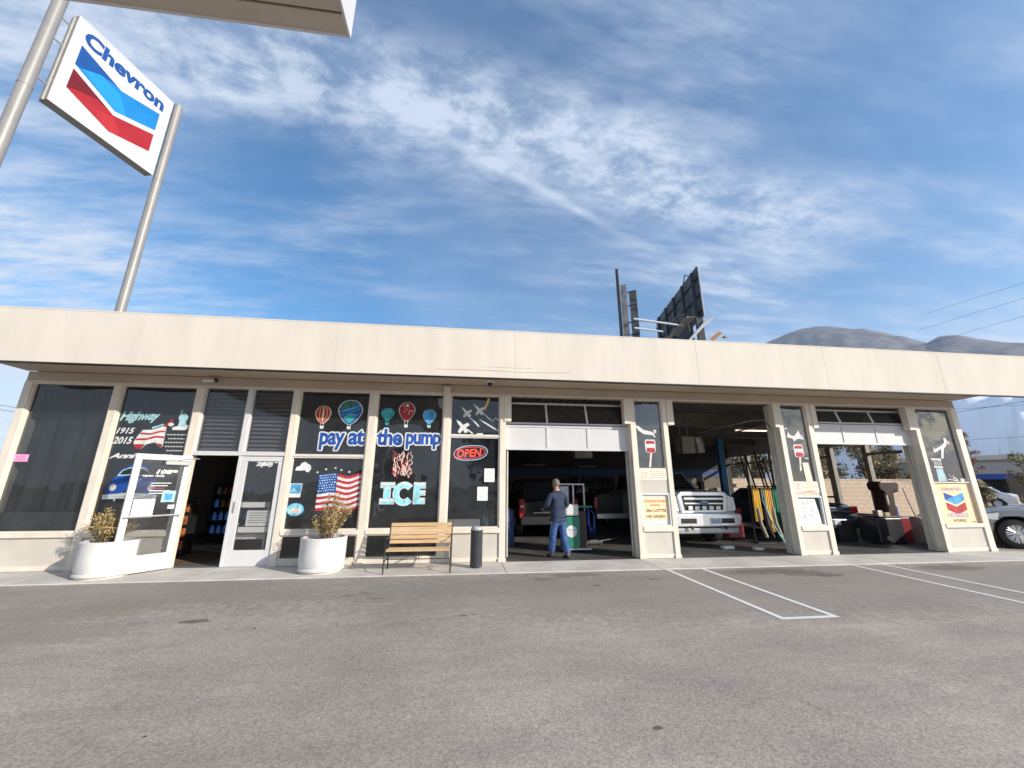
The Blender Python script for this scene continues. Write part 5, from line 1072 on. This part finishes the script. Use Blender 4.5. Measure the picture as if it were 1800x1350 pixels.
for a,z in ((-.2,.82),(.1,.85)): m=MB(); m.lathe([(0,0),(.04,0),(.04,.1),(.02,.14),(0,.14)],(a,0,z-.02),10); m.build('canister',BC[3] if a<0 else FOIL,e)
e=empty('oil_drum',(12.0,1.75,0),label='short black drum by the side windows of the right bay',cat='drum'); m=MB(); m.lathe([(0,0),(.2,0),(.21,.02),(.2,.25),(.212,.27),(.2,.29),(.2,.56),(.21,.58),(.19,.58),(0,.57)],n=28); m.build('body',BLACKM,e,smooth=40); m=MB(); m.lathe([(0,.571),(.03,.571),(.03,.60),(0,.60)],(.1,0,0),12); m.build('cap',ALU,e)
# shop interior
e=empty('counter',(-4.0,3.2,0),label='pale shop counter seen through the closed shop door',cat='counter'); bx(e,'top',(-.8,1.6,-.35,.35,.95,1.0),WHITE2,.01); bx(e,'front',(-.75,1.55,-.28,.30,0,.949),mat('counter_front',(.45,.43,.40),.6),.01)
e=empty('display_rack',(-5.0,1.5,0),R(8),label='dark shop rack with blue bottles seen through the open door',cat='rack'); 
e.location=(-6.6,3.3,0)
m=MB(); 
for z in (.25,.58,.91,1.24): m.box(-.05,.85,-.15,.2,z-.02,z)
m.box(-.07,-.051,-.15,.2,0,1.5); m.box(.851,.87,-.15,.2,0,1.5); m.box(-.05,.85,.201,.22,0,1.5); m.build('frame',BLACKM,e)
rd=random.Random(3); BB=[mat('pack_blue',(.08,.25,.75),.4,emit=(.1,.3,.9,.05)),mat('pack_pale',(.5,.6,.75),.4),mat('pack_amber',(.55,.2,.05),.4)]
for z in (.25,.58,.91,1.24):
    for i in range(6):
        o=bottle(0,0,0,.22,.045,BB[0] if z<.9 else rd.choice(BB),'blue topped bottle on the dark rack inside the shop'); o['group']='bottles on the shop rack'; o.location=e.matrix_basis@Vector((.02+.145*i,-.02,z)) if 0 else Vector((-6.6+.03+.145*i*.99,3.3-.02+.02*i,z+.001))
e=empty('snack_rack',(-6.22,1.55,0),label='orange packed snack rack just inside the open shop door',cat='rack'); bx(e,'frame',(-.2,.2,-.15,.15,0,1.15),BLACKM,.01)
for i in range(4): bx(e,'snack_row',(-.18,.18,-.19,-.152,.12+i*.26,.30+i*.26),mat('snack_orange',(.55,.16,.04),.5,var=.5,scale=14),.01)
m=MB(); m.add([(-6.0,.7,.003),(-4.7,.7,.003),(-4.7,2.0,.003),(-6.0,2.0,.003)],[(0,1,2,3)]); m.build('door_mat',mat('mat_brown',(.20,.11,.05),.9,var=.2,scale=8),None,label='brown mat on the shop floor inside the open door',cat='mat')
e=empty('wall_poster',(-3.0,3.5,1.3),label='blue and brown poster stand seen through the closed shop door',cat='poster'); bx(e,'print_left',(-1.75,-1.45,0,.02,.0,.55),mat('print_brown',(.28,.13,.06),.7,var=.6,scale=9),.002); bx(e,'print_right',(-1.44,-1.02,0,.02,.0,.55),mat('print_blue',(.12,.22,.42),.7,var=.5,scale=5),.002); bx(e,'stand',(-1.4,-1.3,.03,.08,-1.3,.5),BLACKM,.004)
# freezer-like white case inside, right behind the closed door
e=empty('white_case',(-4.60,.22,0),label='white shelf case with papers behind the closed shop door',cat='shelf'); bx(e,'top',(-.0,.75,0,.35,1.05,1.15),WHITE2,.005); bx(e,'side',(.0,.05,0,.35,0,1.049),WHITE2,.004); bx(e,'side',(.71,.75,0,.35,0,1.049),WHITE2,.004); bx(e,'shelf',(.051,.709,0,.35,.46,.55),WHITE2,.004); bx(e,'back',(.25,.709,.20,.22,.551,1.0),TANP,.004)
#@@BACKGROUND
# ---------------------------------------------------------------- billboard beyond the roof
def P(a,b): return Vector(a)+(Vector(b)-Vector(a))
BO=empty('billboard',(24,34,0),label='dark steel V shaped billboard seen from behind above the roof',cat='billboard')
BS=mat('billboard_steel',(.035,.036,.04),.6,.2,var=.3,scale=1); BW=mat('billboard_white',(.42,.44,.47),.6); BG=mat('billboard_grey',(.07,.075,.085),.6,var=.5,scale=.8)
def wb(m,n,mt,par=BO,**k): return world_build(m,n,mt,par,**k)
# right face: runs back from near edge N to far edge F
Nn=Vector((24.45,26.0,0)); Ff=Vector((27.0,40.2,0)); zt,zb_=24.55,18.75
dv=(Ff-Nn).normalized(); nv=Vector((dv.y,-dv.x,0))   # nv points right, to the printed side
def pan(m,s0,s1,z0,z1,h0,h1,N0=Nn,d=dv,n_=nv):
    Pp=[]
    for h in (h0,h1):
        for s,z in ((s0,z0),(s1,z0),(s1,z1),(s0,z1)): Pp.append(N0+d*s+n_*h+Vector((0,0,z)))
    m.add(Pp,[(3,2,1,0),(4,5,6,7),(0,1,5,4),(1,2,6,5),(2,3,7,6),(3,0,4,7)])
Lb=(Ff-Nn).length
m=MB(); k=12
for i in range(k): pan(m,Lb*i/k+.03,Lb*(i+1)/k-.03,zb_,zt,0,.08+.03*(i%2))
wb(m,'panel',BG)
m=MB(); pan(m,.4,Lb-.5,15.6,17.9,-1.5,-1.35); pan(m,1.6,4.5,15.6,18.3,-.6,-.5); pan(m,.2,.5,15.6,18.7,-.7,.0); pan(m,2.8,3.1,15.6,18.7,-.7,.0); pan(m,5.6,5.9,15.6,18.7,-1.3,.0); wb(m,'lower_frame',BS)
m=MB(); pan(m,-.05,-.001,zb_,zt,.04,.16); pan(m,0,Lb,zt+.001,zt+.12,-.05,.2); wb(m,'edge_trim',BW)
m=MB()
for i in range(5): s=Lb*(i+.3)/5; pan(m,s-.12,s+.12,zb_-1.5,zt-.3,-.45,-.15)
for z in (19.4,21.2,23.2): pan(m,.1,Lb-.1,z,z+.16,-.15,-.01)
wb(m,'upright',BS)
m=MB(); pan(m,.6,Lb*.6,zb_+.15,zb_+.22,-1.5,-.5); pan(m,2.3,4.4,zb_+1.25,zb_+1.3,-1.6,-.8); wb(m,'catwalk',mat('catwalk_grey',(.42,.40,.36),.6))
m=MB()
for s in (1,3.2,5.4): m.tube([Nn+dv*s-nv*1.5+Vector((0,0,zb_+.2)),Nn+dv*s-nv*1.5+Vector((0,0,zb_+1.2)),Nn+dv*s-nv*.3+Vector((0,0,zb_+1.6))],.04,5)
m.tube([Nn+dv*.6-nv*1.5+Vector((0,0,zb_+1.2)),Nn+dv*6-nv*1.5+Vector((0,0,zb_+1.2))],.04,5); m.tube([Nn+Vector((-.7,0,zt-1.3)),Nn+Vector((-1.3,.4,zt-.9)),Nn+Vector((-1.2,1,zt-1.8))],.07,5); wb(m,'rail',BS)
# left face, seen edge on, with its back steelwork
N2=Vector((15.62,26.6,0)); d2=Vector((15.62,26.6+8.37,0)).normalized(); d2=Vector((d2.x+.01,d2.y,0)).normalized(); n2=Vector((-d2.y,d2.x,0))
m=MB(); pan(m,0,8,16.0,24.0,-.05,.24,N2,d2,n2); wb(m,'panel',BS)
m=MB(); pan(m,.5,.9,16.0,22.3,-.75,-.15,N2,d2,n2); wb(m,'upright',mat('upright_pale',(.22,.22,.23),.6,var=.4,scale=.7))
m=MB()
for i in range(5): pan(m,1.2,1.6,16.3+i*1.12,16.3+i*1.12+1.0,-1.75,-1.0,N2,d2,n2)
wb(m,'truss_box',BG)
m=MB(); c=N2+d2*1; a=c-n2*.3
for z in (16.6,18.0,19.9,21.5): m.tube([a+Vector((0,0,z)),a-n2*1.4+Vector((0,0,z+.15))],.07,5)
wb(m,'brace',BS)
m=MB(); p0=N2-n2*1.2+Vector((0,0,18.0)); p1=Nn+dv*1.5-nv*1.6+Vector((0,0,18.3)); m.tube([p0,p1],.12,8); m.tube([p0-Vector((0,0,1.0)),p0-Vector((0,0,1.0))+(p1-p0)*.55],.10,8)
for s in (-1,1): m.tube([Nn-nv*1.6+Vector((-.4,0,15.8)),Nn+Vector((.75+s*.25,0,18.6+s*.1))],.12,6)
wb(m,'crossbeam',BW)
m=MB(); m.tube([(21.0,30.5,0),(21.0,30.5,17.5)],.55,20); m.box(17,25,30.0,30.8,16.2,17.4); wb(m,'mast',BS)
m=MB(); q=Nn+Vector((.7,.5,16.45)); m.add([q,q+Vector((1.35,.2,1.0)),q+Vector((2.0,.6,1.0)),q+Vector((.8,.6,0)),q+Vector((0,0,-.08)),q+Vector((1.35,.2,.92)),q+Vector((2.0,.6,.92)),q+Vector((.8,.6,-.08))],[(0,1,2,3),(7,6,5,4),(0,4,5,1),(1,5,6,2),(2,6,7,3),(3,7,4,0)]); m.tube([q+Vector((1.6,0,.2)),q+Vector((2.0,.1,.3))],.14,8); wb(m,'lamp_arm',mat('rust_plate',(.30,.17,.11),.7,var=.2))
# ---------------------------------------------------------------- mountains
def ridge(az):
    T=[(15,.10),(30,.20),(38,.285),(40,.300),(42.1,.313),(44.0,.324),(45.5,.329),(47.0,.330),(47.8,.328),(49.0,.321),(49.8,.315),(51,.307),(52.1,.298),(53.5,.284),(54.6,.271),(56.0,.252),(56.9,.259),(57.7,.258),(58.8,.249),(60,.236),(61,.227),(61.9,.220),(66,.20),(72,.17),(80,.12),(95,.05)]
    return interp(T,az)
from mathutils import noise as mn
m=MB(); A0,A1,na=15,95,320; rs=[1500+1400*i/40 for i in range(41)]+[3000,3200,3500,3800]; vs=[];fs=[]
for i in range(na+1):
    az=A0+(A1-A0)*i/na; a=R(az)
    for j,r in enumerate(rs):
        u=(r-1500)/(2900-1500); x,y=math.sin(a)*r,math.cos(a)*r-CAMD
        g_=ridge(az)*2900*1.0
        s=max(0,min(1,u)); hgt=g_*(s**1.25) if u<=1 else g_*max(0,1-(u-1)*1.1)
        nz=mn.fractal(Vector((x/260,y/260,0)),1.0,2.1,7)*90+abs(mn.noise(Vector((x/170,y/170,3))))*-110
        hgt+=nz*min(1,4*s*(1.0-s)) if u<=1 else min(0,nz)*.5
        hgt+=mn.noise(Vector((az*.9,u*6,4)))*7*(1 if .6<u<1.05 else 0)
        vs.append((x,y,max(-5,1.5+hgt if s>0 else -5)))
nr=len(rs)
for i in range(na):
    for j in range(nr-1): fs.append((i*nr+j,(i+1)*nr+j,(i+1)*nr+j+1,i*nr+j+1))
m.add(vs,fs); MTN=mat('mountain',(.055,.048,.05),.95,var=0,scale=.012,col2=(.19,.155,.135),lo=.40,hi=.62,bump=1.0,bscale=.05)
m.build('mountains',MTN,smooth=True,kind='structure')
# ---------------------------------------------------------------- things beyond the right end
TW=mat('block_wall',(.58,.45,.34),.85,var=.1,scale=5,bump=.4,bscale=12)
m=MB()
for j in range(9):
    for i in range(34):
        x=13.4+i*.405+(.2 if j%2 else 0); m.box(x,x+.398,10.0,10.18,j*.2-.02,j*.2+.19)
m.box(13.3,27.4,9.98,10.2,1.781,1.84); m.build('block_wall',TW,None,label='low tan block wall outside, seen through the side windows',cat='wall')
HGL=[mat('hedge_brown',(.17,.12,.065),.8,var=0,scale=3,col2=(.30,.22,.13)),mat('hedge_olive',(.12,.11,.05),.8,var=0,scale=3,col2=(.20,.18,.08)),mat('hedge_straw',(.34,.27,.16),.8,var=0,scale=3,col2=(.48,.40,.27))]
def tree(x,y,h,w,label,sd_,cols=(0,1,2),n=2600,size=.09,low=.12,cat='tree',group=None,nm='tree'):
    rd=random.Random(sd_); e=empty(nm,(x,y,-.016),label=label,cat=cat,group=group); t=MB(); c=MB()
    t.tube([(0,0,-.05),(rd.uniform(-.1,.1),0,h*.25),(rd.uniform(-.2,.2),rd.uniform(-.2,.2),h*.7)],.03*h,8,r1=.008*h)
    cl=[]
    for i in range(22):
        a=rd.uniform(0,6.28); rr=w*rd.uniform(.15,.85); z=h*rd.uniform(low,.92); rr*=(1.1-.6*z/h); p=Vector((rr*math.cos(a),rr*math.sin(a),z)); cl.append((p,(w*.32,w*.32,h*.13)))
        t.tube([(0,0,h*.1),(p.x*.5,p.y*.5,z*.75),tuple(p)],.010*h,5,r1=.003*h,caps=False)
    t.build('trunk',TWIG,e)
    for q in range(3):
        sub=[cl[i] for i in range(len(cl)) if i%3==q]; leaves(c,sub,n//3,size,HGL[cols[q]],rd)
    c.build('crown',HGL[0],e); return e
for i,(x,y,h,w) in enumerate(((14.4,11.8,4.4,1.6),(16.6,12.2,5.6,1.8),(19.0,11.9,6.2,1.9),(21.4,12.3,5.2,1.8),(23.6,12.0,4.4,1.6),(26.0,12.6,4.2,1.6))):
    tree(x,y,h,w,'brown leaved tall shrub behind the tan block wall',20+i,n=4600,size=.075,low=.06,group='shrubs behind the block wall',nm='tall_shrub',cat='shrub')
tree(17.6,3.35,1.9,.75,'straw and olive bush just right of the building end',41,(2,1,0),3600,.055,.05,'bush',nm='bush')
tree(21.0,3.9,2.9,1.0,'thin brown shrub behind the straw bush right of the building',42,(0,1,2),2600,.06,.1,'shrub',nm='shrub')
HGL.append(mat('leaf_red',(.30,.045,.035),.7,var=.3))
e=empty('sapling',(16.0,2.25,-.016),label='slim sapling with dark red leaves against the sky right of the building',cat='tree'); rd=random.Random(5); t=MB(); c=MB(); t.tube([(0,0,0),(.05,0,1.4),(.0,0,2.3),(.25,.0,3.1)],.03,6,r1=.006)
for i in range(16):
    z=1.6+1.45*i/15; p=Vector((.0+.12*(i/15),0,z)); q=p+Vector((rd.uniform(-.30,.35)*(1.25-i/16),rd.uniform(-.2,.2),rd.uniform(.08,.25))); t.tube([p,q],.008,4,r1=.003,caps=False)
    leaves(c,[(q,(.13,.13,.09))],70,.022,HGL[3] if (i%3==0 or i<4) else HGL[1],rd)
t.build('trunk',TWIG,e); c.build('crown',HGL[3],e)
# far store with a blue canopy band
e=empty('far_store',(62,28,0),R(-62),label='far low tan store with grey canopy and blue band across the road',cat='building')
FT=mat('far_tan',(.40,.33,.26),.8,var=.12,scale=.4); FG=mat('far_grey',(.36,.34,.33),.7); FB=mat('far_blue',(.02,.06,.28),.5)
bx(e,'wall',(-14,14,4,14,-.1,4.6),FT,.02); bx(e,'roof_cap',(-14.3,14.3,3.8,14.2,4.601,5.2),mat('far_cream',(.62,.55,.46),.8),.02)
bx(e,'canopy_roof',(-7,7,-5,2.5,2.75,3.9),FG,.02); bx(e,'canopy_band',(-7.02,7.02,-5.03,-5.001,2.2,2.749),FB,.01); bx(e,'canopy_side_band',(-7.03,-7.001,-5,2.5,2.2,2.749),FB,.01)
for x in (-5.5,5.5): bx(e,'column',(x-.2,x+.2,-3.2,-2.8,-.1,2.75),FG,.02)
m=MB(); m.rect(-4.6,-3.2,2.95,3.7,FG,FR((0,-5.03,0),(1,0,0),(0,0,1)),0); m.ell(-3.9,3.32,.55,.30,PB2,FR((0,-5.03,0),(1,0,0),(0,0,1)),.02); m.ell(-3.9,3.32,.35,.17,FG,FR((0,-5.03,0),(1,0,0),(0,0,1)),.03); m.build('emblem',PB2,e)
for x in (-9,-3,3,9): 
    w=bx(e,'window',(x-1.2,x+1.2,3.96,3.999,.6,2.4),CARWIN,.01)
# white car beyond
WC=empty('parked_car',(37.5,17.0,-.0),R(118),label='small white car parked far right beyond the taupe vehicle',cat='car')
WHP=mat('white_car_paint',(.72,.70,.68),.3,coat=.5)
body_mesh(4.4,1.75,[(-2.2,.9),(-1.9,1.0),(.9,1.0),(1.9,.86),(2.2,.66)],.3,(-1.3,1.35),.32,.32,n=40).build('body',WHP,WC,smooth=45); cabin(WC,.98,1.45,1.75,(-1.7,-1.1,.4,1.1),WHP,(.5,))
for x in (-1.3,1.35):
    for y in (-1,1): wheel(WC,x,y*.76,.32,.2,ALU,6,y)
# side road and kerb
m=MB(); m.add([(24,-200,-.012),(34,-200,-.012),(34,200,-.012),(24,200,-.012)],[(0,1,2,3)]); m.build('road',mat('road_grey',(.17,.16,.15),.9,var=.1,scale=.6),kind='structure')
m=MB(); m.box(23.8,24.0,-200,200,-.1,.12); m.build('kerb',CONC,kind='structure')
# overhead wires
def wire(pts,label,r=.012,sag=.0):
    a,b=Vector(pts[0]),Vector(pts[1]); m=MB(); m.tube([a+(b-a)*t-Vector((0,0,sag*4*t*(1-t))) for t in [i/16 for i in range(17)]],r,5); m.build('overhead_wire',BLACKM,None,label=label,cat='wire')
wire([(14.8,8.2,5.3),(60,-6,10.0)],'thick dark overhead wire crossing the sky right of the building',.022,.15)
wire([(30,13,5.85),(32,2,6.4)],'upper thin wire sloping up right of the building',.012,.0)
wire([(26,12.5,5.9),(40,9,6.6)],'thin wire sloping down right of the building',.010,.0)
wire([(30,12,4.2),(34,6,4.25)],'faint lowest wire right of the building',.008,0)
wire([(40,18,16.2),(44,4,16.6)],'highest of the wires before the mountains',.010,0)
wire([(40,19,15.0),(44,4,15.6)],'middle wire before the mountains',.010,0)
wire([(40,20,13.6),(44,4,14.4)],'lowest wire before the mountains',.010,0)
wire([(-34,20,7.0),(-24,21,5.6)],'upper of two wires left of the building',.014,0)
wire([(-34,20,6.7),(-24,21,5.35)],'lower of two wires left of the building',.014,0)
# trees across the street behind the camera, mirrored in the shop windows
HGL.append(mat('far_green',(.05,.06,.03),.8,var=0,scale=2,col2=(.10,.10,.05)))
for i,(x,y,h,w,lab) in enumerate(((-9,-44,7,4,'round dark tree across the street, left of three'),(3,-40,8,4.5,'round dark tree across the street, middle of three'),(16,-46,7.5,4.2,'round dark tree across the street, right of three'))):
    tree(x,y,h,w,lab,60+i,(4,4,1),2200,.35,.25)
#@@HAZE
hz=MB(); hz.box(-320,4000,-320,4000,-7,1160); hm=bpy.data.materials.new('haze_air'); hm.use_nodes=True; nt=hm.node_tree; nt.nodes.clear()
o_=nt.nodes.new('ShaderNodeOutputMaterial'); v_=nt.nodes.new('ShaderNodeVolumePrincipled'); v_.inputs['Color'].default_value=(.66,.80,1.0,1); v_.inputs['Density'].default_value=0.000105; v_.inputs['Anisotropy'].default_value=0.0
nt.links.new(v_.outputs[0],o_.inputs['Volume']); hz.build('haze',hm,kind='stuff')
# opaque white bank, made up to stand in for bright sky under the ridge
fb=MB(); na_,nr_=150,14; vs=[];fs=[]
for i in range(na_+1):
    az=R(30+62*i/na_)
    for j in range(nr_+1):
        t=math.pi*j/nr_; lump=mn.fractal(Vector((az*16,t*1.6,2.0)),1.0,2.0,5); rr=1120-170*math.cos(t)*(1+.25*lump); z=-6+ (168+22*lump)*math.sin(t)**.6
        vs.append((math.sin(az)*rr,math.cos(az)*rr-CAMD,z))
for i in range(na_):
    for j in range(nr_): a=i*(nr_+1)+j; fs.append((a,a+1,a+nr_+2,a+nr_+1))
fb.add(vs,fs); fb.build('sky_fill',mat('sky_fill_white',(.86,.90,.95),1.0,var=.03,scale=.01,spec=0),smooth=True,kind='stuff')
#@@END
